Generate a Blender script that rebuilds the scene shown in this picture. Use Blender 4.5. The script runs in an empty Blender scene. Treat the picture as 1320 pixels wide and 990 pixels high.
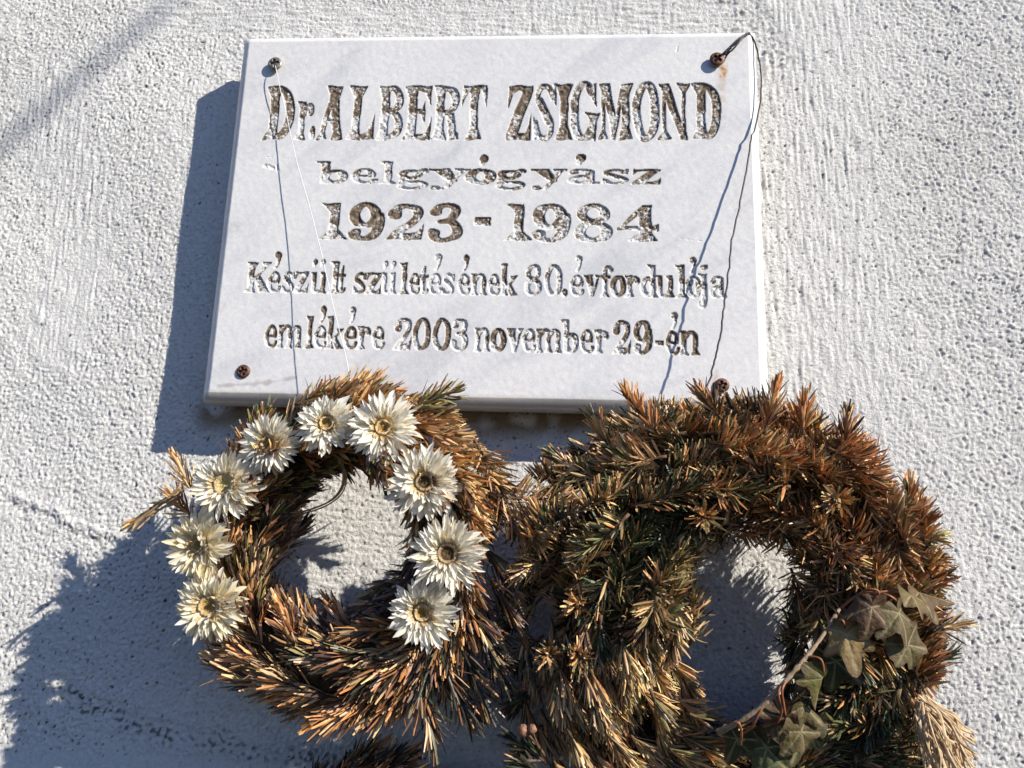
import bpy, math, random
import numpy as np
from mathutils import Vector, Matrix

# ================================================================== camera, world, sun, exposure
SC = bpy.context.scene
COL = SC.collection
Z0 = 1.75                                   # height of the plaque's middle above the ground; the wall's face is the plane y = 0
cam_d = bpy.data.cameras.new('camera')
cam = bpy.data.objects.new('camera', cam_d)
COL.objects.link(cam)
cam.location = (.059339, -.573728, Z0 - .246051)
cam.rotation_euler = (1.780507, -.032031, .061959)
cam_d.lens = 36 * 1000 / 1320
cam_d.clip_start = .01
cam_d.clip_end = 200
SC.camera = cam

TO_SUN = Vector((.731, -.455, .509)).normalized()
SKY_STRENGTH = .075
wd = bpy.data.worlds.new('World')
SC.world = wd
wd.use_nodes = True
nt = wd.node_tree
bg = nt.nodes['Background']
sky = nt.nodes.new('ShaderNodeTexSky')
sky.sky_type = 'NISHITA'
sky.sun_disc = False
sky.sun_elevation = math.asin(TO_SUN.z)
sky.sun_rotation = math.atan2(TO_SUN.x, TO_SUN.y)
sky.altitude = 200
sky.air_density = 1.0
sky.dust_density = .2
sky.ozone_density = 3.0
wb = nt.nodes.new('ShaderNodeMix')          # the camera was white balanced for the sunlight, so the sky is bluer
wb.data_type = 'RGBA'; wb.blend_type = 'MULTIPLY'; wb.inputs[0].default_value = 1
wb.inputs[7].default_value = (.80, .93, 1.30, 1)
nt.links.new(sky.outputs[0], wb.inputs[6])
nt.links.new(wb.outputs[2], bg.inputs[0])
bg.inputs[1].default_value = SKY_STRENGTH

sun_d = bpy.data.lights.new('sun', 'SUN')
sun_d.energy = 5.0
sun_d.angle = math.radians(.5)
sun_d.color = (1, .944, .855)
sun = bpy.data.objects.new('sun', sun_d)
COL.objects.link(sun)
sun.rotation_euler = (-TO_SUN).to_track_quat('-Z', 'Y').to_euler()
sun.location = (1, -1, Z0 + 1)

SC.view_settings.view_transform = 'Standard'
SC.view_settings.look = 'None'
SC.view_settings.exposure = .32
SC.view_settings.gamma = 1
SC.view_settings.use_curve_mapping = False
SC.render.engine = 'CYCLES'
SC.cycles.max_bounces = 6
SC.cycles.transparent_max_bounces = 4

# ================================================================== helpers
CAM_M = Matrix.LocRotScale(cam.location, cam.rotation_euler, None)
CAM_R = np.array(CAM_M.to_3x3())
CAM_P = np.array(cam.location)

def at(px, py, h=0.):
    """the point at distance h in front of the wall that the photograph shows at (px, py)"""
    d = CAM_R @ np.array([(px - 660) / 1000, (495 - py) / 1000, -1.])
    return CAM_P + d * ((-h - CAM_P[1]) / d[1])

def tag(o, label=None, cat=None, group=None, kind=None):
    for k, v in (('label', label), ('category', cat), ('group', group), ('kind', kind)):
        if v: o[k] = v
    return o

def empty(name, loc, label, cat, group=None):
    o = bpy.data.objects.new(name, None)
    COL.objects.link(o)
    o.location = loc
    o.empty_display_size = .01
    return tag(o, label, cat, group)

def link(name, me, mat=None, parent=None):
    if mat and not me.materials: me.materials.append(mat)
    o = bpy.data.objects.new(name, me)
    COL.objects.link(o)
    if parent:
        o.parent = parent
        o.matrix_parent_inverse = Matrix.Identity(4)
    return o

def np_mesh(name, V, F, smooth=True, attrs=None):
    """V (n,3); F = list of (m,k) integer arrays"""
    me = bpy.data.meshes.new(name)
    V = np.asarray(V, np.float32)
    me.vertices.add(len(V))
    me.vertices.foreach_set('co', V.ravel())
    Fs = [np.asarray(f, np.int32) for f in F if len(f)]
    me.loops.add(sum(f.size for f in Fs))
    me.polygons.add(sum(len(f) for f in Fs))
    me.loops.foreach_set('vertex_index', np.concatenate([f.ravel() for f in Fs]))
    tot = np.concatenate([np.full(len(f), f.shape[1], np.int32) for f in Fs])
    me.polygons.foreach_set('loop_start', np.concatenate([[0], np.cumsum(tot)[:-1]]).astype(np.int32))
    me.polygons.foreach_set('use_smooth', np.full(len(tot), smooth))
    for k, a in (attrs or {}).items():
        a = np.asarray(a, np.float32)
        if a.ndim == 1:
            me.attributes.new(k, 'FLOAT', 'POINT').data.foreach_set('value', a)
        else:
            if a.shape[1] == 3: a = np.concatenate([a, np.ones((len(a), 1), np.float32)], 1)
            me.attributes.new(k, 'FLOAT_COLOR', 'POINT').data.foreach_set('color', a.ravel())
    me.update()
    me.validate()
    return me

def fnoise(ny, nx, s, seed, ratio=1., ang=0.):
    """smooth noise with features of about s cells (ratio times longer along ang), unit deviation"""
    r = np.random.default_rng(seed)
    fy = np.fft.fftfreq(ny)[:, None]; fx = np.fft.rfftfreq(nx)[None, :]
    c, d = math.cos(ang), math.sin(ang)
    u = (fx * c + fy * d) * s * ratio; v = (-fx * d + fy * c) * s
    k2 = u * u + v * v
    f = np.exp(-k2 * 6.) * (k2 * 8 / (1 + k2 * 8) + .05)
    n = np.fft.irfft2(np.fft.rfft2(r.standard_normal((ny, nx))) * f, s=(ny, nx))
    return (n - n.mean()) / n.std()

def sst(x, a, b):
    t = np.clip((x - a) / (b - a), 0, 1)
    return t * t * (3 - 2 * t)

def pdist(X, Z, pts):
    """distance from the grid points to a polyline on the wall"""
    d = np.full(X.shape, 9.)
    for (x1, z1), (x2, z2) in zip(pts, pts[1:]):
        dx, dz = x2 - x1, z2 - z1
        t = np.clip(((X - x1) * dx + (Z - z1) * dz) / (dx * dx + dz * dz), 0, 1)
        d = np.minimum(d, np.hypot(X - x1 - t * dx, Z - z1 - t * dz))
    return d

def unit(v):
    v = np.asarray(v, float)
    return v / (np.linalg.norm(v) + 1e-12)

def smooth_path(pts, n=8):
    pts = [np.asarray(p, float) for p in pts]
    Q = [pts[0]] + pts + [pts[-1]]
    out = []
    for i in range(1, len(Q) - 2):
        p0, p1, p2, p3 = Q[i - 1:i + 3]
        for k in range(n):
            t = k / n
            out.append(.5 * (2 * p1 + (p2 - p0) * t + (2 * p0 - 5 * p1 + 4 * p2 - p3) * t * t + (3 * p1 - p0 - 3 * p2 + p3) * t ** 3))
    out.append(pts[-1])
    return np.array(out)

def tube_arrays(pts, rad, sides=6, off=0):
    pts = np.asarray(pts, float); n = len(pts)
    rad = np.full(n, rad) if np.isscalar(rad) else np.asarray(rad)
    V, F = [], []
    up = np.array([.3, -.9, .2])
    for i in range(n):
        t = unit(pts[min(i + 1, n - 1)] - pts[max(i - 1, 0)])
        s = unit(np.cross(t, up)); u = np.cross(s, t); up = u
        for k in range(sides):
            a = 2 * math.pi * k / sides
            V.append(pts[i] + rad[i] * (math.cos(a) * s + math.sin(a) * u))
    for i in range(n - 1):
        for k in range(sides):
            a, b = i * sides + k, i * sides + (k + 1) % sides
            F.append((a, b, b + sides, a + sides))
    V += [pts[0], pts[-1]]
    T = [(n * sides, (k + 1) % sides, k) for k in range(sides)] + [(n * sides + 1, (n - 1) * sides + k, (n - 1) * sides + (k + 1) % sides) for k in range(sides)]
    return np.array(V), np.array(F) + off, np.array(T) + off

def tube(name, pts, rad, mat, parent=None, sides=6, origin=None):
    V, F, T = tube_arrays(pts, rad, sides)
    o0 = np.zeros(3) if origin is None else np.asarray(origin)
    o = link(name, np_mesh(name, V - o0, [F, T]), mat, parent)
    return o

# ------------------------------------------------------------------ materials
class NT:
    def __init__(self, name, rough=.8, spec=.3):
        m = bpy.data.materials.new(name); m.use_nodes = True
        self.m, self.t = m, m.node_tree
        self.b = self.t.nodes['Principled BSDF']
        self.b.inputs['Roughness'].default_value = rough
        self.b.inputs['Specular IOR Level'].default_value = spec
        self.co = None
    def n(self, typ, **kw):
        x = self.t.nodes.new(typ)
        for k, v in kw.items():
            if k in x.inputs.keys(): x.inputs[k].default_value = v
            else: setattr(x, k, v)
        return x
    def l(self, a, b): self.t.links.new(a, b)
    def obj(self):
        if self.co is None: self.co = self.n('ShaderNodeTexCoord').outputs['Object']
        return self.co
    def noise(self, scale, detail=3., rough=.55, vec=None, dist=0.):
        x = self.n('ShaderNodeTexNoise', Scale=scale, Detail=detail, Roughness=rough, Distortion=dist)
        self.l(vec or self.obj(), x.inputs['Vector'])
        return x.outputs[0]
    def ramp(self, fac, stops):
        r = self.n('ShaderNodeValToRGB')
        e = r.color_ramp.elements
        while len(e) < len(stops): e.new(.5)
        for i, (p, c) in enumerate(stops):
            e[i].position = p
            e[i].color = (c, c, c, 1) if np.isscalar(c) else (*c, 1)
        self.l(fac, r.inputs[0])
        return r.outputs[0]
    def mix(self, fac, a, b, mode='MIX'):
        x = self.n('ShaderNodeMix', data_type='RGBA', blend_type=mode)
        for s, v in ((x.inputs[0], fac), (x.inputs[6], a), (x.inputs[7], b)):
            if hasattr(v, 'default_value'): self.l(v, s)
            elif np.isscalar(v): s.default_value = v
            else: s.default_value = (*v, 1)
        return x.outputs[2]
    def attr(self, name, out=2):
        a = self.n('ShaderNodeAttribute'); a.attribute_name = name
        return a.outputs[out]
    def math(self, op, a, b=0.):
        x = self.n('ShaderNodeMath', operation=op)
        for s, v in ((x.inputs[0], a), (x.inputs[1], b)):
            if hasattr(v, 'default_value'): self.l(v, s)
            else: s.default_value = v
        return x.outputs[0]
    def color(self, c):
        if hasattr(c, 'default_value'): self.l(c, self.b.inputs['Base Color'])
        else: self.b.inputs['Base Color'].default_value = (*c, 1)
    def bump(self, h, dist, strength=1.):
        x = self.n('ShaderNodeBump', Strength=strength, Distance=dist)
        self.l(h, x.inputs['Height']); self.l(x.outputs[0], self.b.inputs['Normal'])

def mat_wall():
    k = NT('whitewashed_plaster', .95, .1)
    big = k.noise(9, 4)
    base = k.ramp(big, [(.3, (.72, .70, .655)), (.7, (.80, .78, .735))])
    gr = k.noise(300, 3)
    base = k.mix(.5, base, k.ramp(gr, [(.3, (.60, .585, .555)), (.6, (.88, .865, .825))]))
    d = k.attr('dirt')
    speck = k.ramp(k.noise(620, 2), [(.66, 0.), (.72, 1.)])
    f = k.mix(speck, (0, 0, 0), (.35, .35, .35), 'MIX')
    base = k.mix(f, base, (.25, .24, .23))
    base = k.mix(d, base, (.07, .065, .06))
    base = k.mix(k.attr('brown'), base, (.30, .21, .12))
    stn = k.ramp(k.noise(4.5, 5, .6), [(.45, 0.), (.75, .30)])
    base = k.mix(stn, base, (.56, .53, .47))
    k.color(base)
    k.bump(k.noise(640, 4, .7), .0013, 1.)
    return k.m

def mat_marble():
    k = NT('white_marble', .36, .4)
    w = k.n('ShaderNodeMapping', vector_type='TEXTURE'); k.l(k.obj(), w.inputs[0])
    w.inputs['Rotation'].default_value = (0, -.62, 0); w.inputs['Scale'].default_value = (1, 1, .30)
    vein = k.ramp(k.noise(7.5, 5, .6, w.outputs[0], 1.2), [(.33, (.67, .665, .66)), (.45, (.765, .75, .73)), (.54, (.81, .79, .755)), (.8, (.83, .81, .77))])
    gr = k.ramp(k.noise(700, 2), [(.3, (.88, .88, .885)), (.7, (1.02, 1.02, 1.02))])
    c = k.mix(1., vein, gr, 'MULTIPLY')
    st = k.ramp(k.noise(7, 2), [(.62, 0.), (.8, .28)])
    c = k.mix(st, c, (.66, .60, .48))
    c = k.mix(k.attr('rust'), c, (.50, .25, .05))
    c = k.mix(k.attr('vein'), c, (.36, .30, .27))
    c = k.mix(k.attr('grime'), c, (.40, .34, .27))
    k.color(c)
    k.bump(k.noise(1500, 2), .0001, .3)
    return k.m

def mat_letter():
    k = NT('engraving_with_flaked_brown_paint', .8, .15)
    fine = k.math('ADD', k.noise(520, 5, .70), .015)
    fade = k.attr('fade')
    patch = k.math('MULTIPLY', k.math('SUBTRACT', k.noise(95, 2), .5), .55)
    t = k.math('ADD', k.math('ADD', fine, fade), patch)
    paint = k.ramp(t, [(.50, 1.), (.56, 0.)])
    br = k.ramp(k.noise(240, 3), [(.3, (.075, .055, .04)), (.5, (.19, .14, .095)), (.72, (.34, .26, .18))])
    c = k.mix(k.math('MULTIPLY', paint, k.attr('cut')), (.70, .69, .66), br)
    k.color(c)
    k.bump(k.noise(900, 3, .6), .0005, .8)
    return k.m

def mat_simple(name, c1, c2, scale, rough=.6, spec=.3, metal=0., bump=None):
    k = NT(name, rough, spec)
    k.color(k.ramp(k.noise(scale, 4), [(.35, c1), (.65, c2)]))
    k.b.inputs['Metallic'].default_value = metal
    if bump: k.bump(k.noise(scale * 2, 3), bump, .8)
    return k.m

def mat_screw(name, c1, c2, scale, rough, metal):
    k = NT(name, rough, .4)
    c = k.ramp(k.noise(scale, 4), [(.35, c1), (.65, c2)])
    k.color(k.mix(k.attr('slot'), c, (.012, .009, .007)))  # cross recess coloured near-black, its shade put into the colour
    k.b.inputs['Metallic'].default_value = metal
    k.bump(k.noise(scale * 2, 3), .0002, .8)
    return k.m

def mat_needle():
    k = NT('dry_fir_needle', .38, .5)
    c = k.attr('tint', 0)
    c = k.mix(1., c, k.ramp(k.noise(350, 3), [(.3, (.72, .72, .72)), (.7, (1.15, 1.12, 1.05))]), 'MULTIPLY')
    k.color(c)
    tr = k.n('ShaderNodeBsdfTranslucent'); k.l(c, tr.inputs[0])
    mx = k.n('ShaderNodeMixShader'); mx.inputs[0].default_value = .12
    k.l(k.b.outputs[0], mx.inputs[1]); k.l(tr.outputs[0], mx.inputs[2])
    k.l(mx.outputs[0], k.t.nodes['Material Output'].inputs[0])
    return k.m

def mat_petal(name, base, tip):
    k = NT(name, .30, .55)
    oi = k.n('ShaderNodeObjectInfo')
    rnd = k.ramp(oi.outputs['Random'], [(0., (1, .97, .88)), (.75, (1, 1, 1)), (.97, (.95, .86, .66))])
    c = k.mix(k.attr('along'), base, tip)
    c = k.mix(1., c, rnd, 'MULTIPLY')
    c = k.mix(.55, c, k.mix(1., c, k.ramp(k.noise(380, 3), [(.3, (.86, .83, .76)), (.6, (1, 1, 1))]), 'MULTIPLY'))
    k.color(c)
    w = k.n('ShaderNodeMapping'); k.l(k.obj(), w.inputs[0]); w.inputs['Scale'].default_value = (1, .12, 1)
    k.bump(k.noise(1800, 2, .5, w.outputs[0]), .00015, .5)
    tr = k.n('ShaderNodeBsdfTranslucent'); k.l(c, tr.inputs[0])
    mx = k.n('ShaderNodeMixShader'); mx.inputs[0].default_value = .36
    k.l(k.b.outputs[0], mx.inputs[1]); k.l(tr.outputs[0], mx.inputs[2])
    k.l(mx.outputs[0], k.t.nodes['Material Output'].inputs[0])
    return k.m

def mat_disc(name, inner, mid, rim):
    k = NT(name, .9, .1)
    c = k.ramp(k.attr('rad'), [(.25, inner), (.55, mid), (.8, rim)])
    c = k.mix(.7, c, k.mix(1., c, k.ramp(k.noise(1100, 3), [(.3, (.45, .4, .35)), (.65, (1.2, 1.2, 1.15))]), 'MULTIPLY'))
    k.color(c)
    k.bump(k.noise(1500, 2), .0008, .8)
    return k.m

def mat_leaf():
    k = NT('dry_ivy_leaf', .6, .3)
    c = k.attr('tint', 0)
    blot = k.ramp(k.noise(60, 4), [(.35, (.5, .42, .32)), (.6, (1.15, 1.12, 1.0))])
    c = k.mix(1., c, blot, 'MULTIPLY')
    c = k.mix(k.math('MULTIPLY', k.attr('rib'), .7), c, (.36, .31, .17))
    c = k.mix(k.ramp(k.attr('edge'), [(.80, 0.), (1., .75)]), c, (.12, .07, .035))
    k.color(c)
    k.bump(k.noise(330, 4), .0012, .9)
    tr = k.n('ShaderNodeBsdfTranslucent'); k.l(c, tr.inputs[0])
    mx = k.n('ShaderNodeMixShader'); mx.inputs[0].default_value = .15
    k.l(k.b.outputs[0], mx.inputs[1]); k.l(tr.outputs[0], mx.inputs[2])
    k.l(mx.outputs[0], k.t.nodes['Material Output'].inputs[0])
    return k.m

M = dict(
    wall=mat_wall(), marble=mat_marble(), letter=mat_letter(), needle=mat_needle(), leaf=mat_leaf(),
    mortar=mat_simple('brown_mortar', (.16, .11, .07), (.34, .26, .18), 160, .95, .1, 0, .0008),
    rust=mat_screw('rusty_iron', (.07, .034, .024), (.20, .10, .065), 500, .55, .3),
    steel=mat_screw('tarnished_steel', (.17, .15, .11), (.38, .35, .28), 420, .42, .6),
    wire=mat_simple('dark_iron_wire', (.03, .028, .025), (.08, .075, .07), 300, .45, .5, .5),
    thread=mat_simple('white_thread', (.72, .72, .70), (.85, .85, .84), 200, .5, .4),
    straw_base=mat_simple('dark_straw', (.035, .022, .012), (.10, .06, .03), 220, .9, .1, 0, .001),
    bark=mat_simple('twig_bark', (.07, .04, .022), (.20, .12, .065), 300, .8, .2, 0, .0004),
    vine=mat_simple('ivy_vine_bark', (.24, .16, .09), (.42, .31, .2), 260, .75, .25, 0, .0005),
    red=mat_simple('reddish_leaf_stalk', (.22, .07, .03), (.38, .15, .07), 200, .5, .4),
    raffia=mat_simple('tan_raffia', (.36, .22, .10), (.58, .4, .2), 260, .6, .3, 0, .0003),
    straw=mat_simple('pale_dry_grass', (.46, .30, .15), (.72, .54, .32), 300, .6, .3, 0, .0003),
    bud=mat_simple('brown_bud', (.2, .09, .05), (.4, .22, .14), 400, .7, .2, 0, .0005),
    petal=mat_petal('papery_white_petal', (.90, .85, .70), (.97, .955, .91)),
    petal_cream=mat_petal('papery_cream_petal', (.87, .77, .52), (.95, .92, .80)),
    petal_tan=mat_petal('papery_tan_petal', (.62, .45, .22), (.80, .68, .46)),
    disc=mat_disc('flower_centre_tan', (.42, .28, .09), (.46, .30, .11), (.76, .58, .34)),
    disc_brown=mat_disc('flower_centre_brown', (.16, .12, .06), (.07, .03, .018), (.55, .42, .26)),
    disc_yellow=mat_disc('flower_centre_yellow', (.55, .43, .17), (.62, .50, .24), (.66, .50, .28)),
)
# ------------------------------------------------------------------ engraved letter shapes
# every glyph lives in its own cell, x 0..1 and y 0..1; an item is a nib stroke or a filled polygon
def arc(cx, cy, rx, ry, a0, a1, n=22):
    t = np.radians(np.linspace(a0, a1, n))
    return [(cx + rx * math.cos(a), cy + ry * math.sin(a)) for a in t]

def spl(pts, n=9):
    P = [pts[0]] + list(pts) + [pts[-1]]
    out = []
    for i in range(1, len(P) - 2):
        p0, p1, p2, p3 = [np.array(q, float) for q in P[i - 1:i + 3]]
        for k in range(n):
            t = k / n
            out.append(tuple(.5 * (2 * p1 + (p2 - p0) * t + (2 * p0 - 5 * p1 + 4 * p2 - p3) * t * t
                                   + (3 * p1 - p0 - 3 * p2 + p3) * t ** 3)))
    out.append(tuple(pts[-1]))
    return out

def S(pts, a, b): return ('s', pts, a, b)
def P(*pts): return ('p', list(pts), 0, 0)

def stem(x, y0, y1, w, bl=.16, br=.16, tl=.16, tr=.16, h=.2):
    """flared stem of the wedge serif alphabet; bl br tl tr = how far the serifs reach past the stem"""
    e = .02
    return P((x - w - bl, y0), (x + w + br, y0), (x + w + br * .9, y0 + e), (x + w, y0 + h * (y1 - y0)),
             (x + w, y1 - h * (y1 - y0)), (x + w + tr * .9, y1 - e), (x + w + tr, y1), (x - w - tl, y1),
             (x - w - tl * .9, y1 - e), (x - w, y1 - h * (y1 - y0)), (x - w, y0 + h * (y1 - y0)), (x - w - bl * .9, y0 + e))

def ring(a, b, x0=0, x1=1, y0=0, y1=1):
    return S(arc((x0 + x1) / 2, (y0 + y1) / 2, (x1 - x0) / 2 - a, (y1 - y0) / 2 - b, 0, 360, 40), a, b)

def glyph(c, xh=.62, wide=False):
    """xh: where the x height lies in the cell of an ascender letter"""
    a, b = .155, .045
    if c == 'D': return [stem(.32, 0, 1, .14, .18, .05, .18, .05), S([(.35, 1 - b)] + arc(.45, .5, .55 - a, .5 - b, 90, -90) + [(.35, b)], a * .9, b)]
    if c == 'A': return [S([(.57, .93), (.22, .08)], .085, .03), S([(.58, .93), (.8, .08)], .15, .03), P((.3, 1), (.9, 1), (.78, .8), (.42, .8)),
                         P((0, 0), (.4, 0), (.29, .2), (.18, .16)), P((.56, 0), (1, 0), (.93, .2), (.68, .2)), P((.3, .38), (.75, .38), (.75, .29), (.3, .29))]
    if c == 'L': return [stem(.36, 0, 1, .13, .2, .05, .2, .2), P((.4, 0), (1, 0), (1, .48), (.93, .3), (.78, .13), (.4, .09))]
    if c == 'B': return [stem(.3, 0, 1, .15, .12, .02, .12, .02), S([(.3, .95)] + arc(.5, .745, .33, .21, 90, -90) + [(.4, .53)], .14, b),
                         S([(.4, .5)] + arc(.5, .27, .36, .225, 90, -90) + [(.3, .045)], .14, b)]
    if c == 'E': return [stem(.33, 0, 1, .15, .16, .02, .16, .02), P((.4, 1), (.97, 1), (.97, .62), (.9, .75), (.76, .89), (.4, .92)),
                         P((.4, 0), (1, 0), (1, .42), (.93, .27), (.78, .11), (.4, .08)), P((.4, .56), (.62, .56), (.76, .72), (.76, .32), (.62, .48), (.4, .48))]
    if c == 'R': return [stem(.3, 0, 1, .14, .14, .14, .14, .02), S([(.3, .95)] + arc(.5, .73, .34, .22, 90, -90) + [(.4, .51)], .14, b),
                         P((.5, .53), (.78, .48), (.9, .1), (1, 0), (.68, 0)), P((.62, 0), (1, 0), (.97, .1), (.7, .2))]
    if c == 'T': return [stem(.5, 0, 1, .15, .18, .18, .1, .1), P((.02, 1), (.98, 1), (1, .6), (.92, .74), (.78, .9), (.22, .9), (.08, .74), (0, .6))]
    if c == 'Z': return [P((.06, 1), (1, 1), (1, .92), (.42, .07), (0, .07), (0, .12), (.62, .9), (.06, .93)), P((.1, 1), (.4, .9), (.2, .85), (.05, .58), (.04, .8)),
                         P((.3, 0), (.94, 0), (.96, .5), (.87, .28), (.72, .12), (.2, .1)), P((0, 0), (.5, 0), (.5, .09), (0, .1)), P((.5, 1), (1, 1), (1, .93), (.6, .86))]
    if c == 'S': return [S(spl([(.84, .72), (.7, .9), (.46, .95), (.22, .85), (.2, .68), (.42, .54), (.62, .42), (.8, .3), (.76, .13), (.5, .05), (.26, .1), (.12, .3)]), .1, b),
                         S(spl([(.26, .68), (.48, .52), (.7, .34)]), .17, .06), P((.86, .98), (.97, .98), (.97, .58), (.8, .76)), P((.02, .02), (.13, .02), (.22, .18), (.03, .42))]
    if c == 'I': return [stem(.5, 0, 1, .22, .28, .28, .28, .28, .25)]
    if c == 'G': return [S(spl([(.74, .8), (.6, .93), (.44, .955), (.27, .88), (.155, .7), (.14, .5), (.16, .3), (.28, .1), (.46, .045), (.62, .08), (.74, .22)]), .135, b),
                         P((.8, .98), (.88, .98), (.88, .58), (.64, .82)), P((.45, .47), (1, .47), (.9, .36), (.88, .06), (.84, 0), (.66, .16), (.66, .36), (.55, .44))]
    if c == 'M': return [stem(.15, 0, 1, .045, .1, .1, .1, .0, .15), stem(.79, 0, 1, .11, .1, .1, .0, .1), P((.05, 1), (.32, 1), (.55, .3), (.5, 0), (.42, 0), (.14, .86)),
                         P((.66, 1), (.74, .92), (.5, 0), (.44, 0), (.46, .22))]
    if c == 'O': return [ring(.15, b)]
    if c == 'N': return [stem(.19, 0, 1, .055, .18, .17, .1, .0, .15), stem(.83, 0, 1, .055, .0, .06, .18, .17, .15), P((0, 1), (.34, 1), (.88, .1), (.86, 0), (.72, 0), (.15, .86))]
    if c == '1': return [stem(.52, 0, 1, .16, .36, .32, .05, .02, .25), P((.4, 1), (.04, 1), (.2, .93), (.36, .78), (.45, .9))]
    if c == '0': return [ring(.135, .045)]
    if c == '2': return [S(spl([(.2, .72), (.28, .88), (.5, .94), (.76, .86), (.82, .68), (.66, .48), (.38, .28), (.22, .12)]), .13, .055),
                         S(arc(.2, .7, .07, .08, 0, 360), .12, .07), P((0, 0), (.94, 0), (.96, .42), (.88, .3), (.78, .19), (.3, .17), (.1, .12)), P((.1, .0), (.1, .14), (.42, .34), (.5, .1))]
    if c == '3': return [S(spl([(.2, .78), (.32, .92), (.52, .95), (.74, .88), (.76, .72), (.64, .57), (.42, .53)]), .13, .05),
                         S(spl([(.42, .53), (.7, .5), (.84, .3), (.76, .12), (.5, .05), (.26, .09), (.16, .22)]), .14, .05),
                         S([(.2, .76), (.24, .77)], .15, .08), S([(.17, .25), (.21, .24)], .15, .09)]
    if c == '4': return [P((.62, 1), (.84, 1), (.84, 0), (.55, 0), (.55, .82)), P((.62, 1), (.84, 1), (.2, .42), (0, .36), (.0, .3)), P((0, .3), (1, .3), (.94, .37), (.96, .44), (.84, .4), (.12, .4)),
                         P((.3, 0), (1, 0), (.84, .22), (.56, .22)), P((.9, .3), (1, .24), (1, .46), (.9, .4))]
    if c == '8': return [S(arc(.5, .745, .3, .205, 0, 360, 36), .125, .05), S(arc(.5, .275, .35, .225, 0, 360, 36), .145, .05)]
    if c == '9': return [S(arc(.46, .67, .3, .28, 0, 360, 36), .15, .05), S(spl([(.82, .7), (.84, .5), (.78, .22), (.6, .07), (.4, .05), (.24, .1), (.16, .2)]), .15, .05),
                         S([(.2, .22), (.24, .22)], .13, .09)]
    if c == '-': return [P((0, 0), (1, 0), (1, 1), (0, 1))]
    if c == '.': return [S([(.5, .5), (.52, .5)], .46, .46)]
    if c == ',': return [S([(.5, .62), (.52, .4)], .44, .36)]
    if c == 'r': return [stem(.34, 0, 1, .14, .18, .14, .2, .02, .18), S(spl([(.45, .68), (.58, .88), (.74, .9)]), .1, .06), S([(.8, .8), (.82, .74)], .16, .13)]
    lb = .055
    if c == 'b': return [stem(.26, 0, 1, .13, .0, .0, .24, .02, .12), S(arc(.56, xh * .5, .44 - .14, xh * .5 - lb, 0, 360, 36), .14, lb), P((.13, 0), (.39, 0), (.39, .1), (.13, .06))]
    if c == 'd': return [stem(.72, 0, 1, .13, .0, .14, .22, .02, .12), S(arc(.44, xh * .5, .44 - .14, xh * .5 - lb, 0, 360, 36), .14, lb)]
    if c == 'e': return [S(spl([(.78, .56), (.74, .8), (.52, .94), (.28, .84), (.155, .5), (.28, .18), (.54, .06), (.76, .1), (.9, .26)]), .12, .06), S([(.2, .5), (.84, .5)], .05, .05),
                         S(spl([(.17, .64), (.15, .5), (.17, .36)]), .15, .06), S([(.78, .58), (.76, .72)], .14, .06)]
    if c == 'l': return [stem(.5, 0, 1, .2, .3, .3, .3, .02, .14)]
    if c == 'g': return [S(arc(.42, .72, .26, .17, 0, 360, 30), .13, .06), S([(.6, .84), (.8, .93)], .06, .05), S([(.86, .9), (.9, .88)], .1, .09),
                         S(spl([(.28, .56), (.16, .46), (.28, .38), (.66, .36), (.88, .24), (.74, .08), (.42, .045), (.14, .12), (.12, .26), (.28, .38)]), .1, .055)]
    if c == 'y': return [P((0, 1), (.5, 1), (.72, .42), (.58, .3), (.14, .93), (0, .93)), P((.62, 1), (1, 1), (1, .94), (.88, .9), (.5, .1), (.38, .1), (.76, .9), (.62, .93)),
                         S(spl([(.5, .24), (.38, .08), (.22, .06)]), .07, .05), S([(.15, .12), (.18, .12)], .1, .09)]
    if c == 'v': return [P((0, 1), (.56, 1), (.5, .93), (.62, .3), (.55, 0), (.44, 0), (.1, .92), (0, .95)), P((.66, 1), (1, 1), (.9, .88), (.6, .0), (.48, .0), (.5, .2), (.8, .88), (.66, .95))]
    if c == 'o': return [ring(.17, .07)]
    if c == 'a': return [stem(.7, .08, .8, .13, .0, .0, .0, .0), S(spl([(.16, .76), (.28, .92), (.5, .94), (.72, .86), (.72, .6)]), .11, .06), S([(.2, .76), (.22, .76)], .14, .09),
                         S(spl([(.7, .54), (.4, .5), (.17, .36), (.17, .18), (.34, .06), (.56, .1), (.7, .28)]), .13, .06), P((.57, .3), (.83, .3), (.86, .12), (1, .12), (1, .04), (.8, 0), (.6, .1))]
    if c == 's': return [S(spl([(.82, .74), (.62, .93), (.38, .93), (.18, .8), (.24, .62), (.52, .52), (.8, .36), (.8, .16), (.56, .06), (.32, .07), (.12, .24)]), .1, .06),
                         S(spl([(.28, .66), (.5, .54), (.72, .38)]), .16, .08), P((.82, .98), (.93, .98), (.93, .64), (.76, .8)), P((.04, .02), (.14, .02), (.24, .18), (.04, .38))]
    if c == 'z': return [P((.05, 1), (.98, 1), (.98, .93), (.42, .1), (0, .07), (0, .1), (.6, .88), (.05, .92)), P((.05, 1), (.3, .88), (.16, .84), (.04, .6)),
                         P((0, 0), (.96, 0), (1, .44), (.88, .26), (.7, .13), (0, .11)), P((.5, 1), (.98, 1), (.9, .8), (.6, .8)), P((.0, .0), (.5, .0), (.44, .22), (.16, .22))]
    if c == 't': return [stem(.42, .04, 1, .17, .0, .0, -.16, .0, .2), P((0, xh + .06), (.9, xh + .06), (.9, xh - .03), (0, xh - .03)), S(spl([(.46, .12), (.62, .06), (.88, .14)]), .14, .05)]
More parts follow.
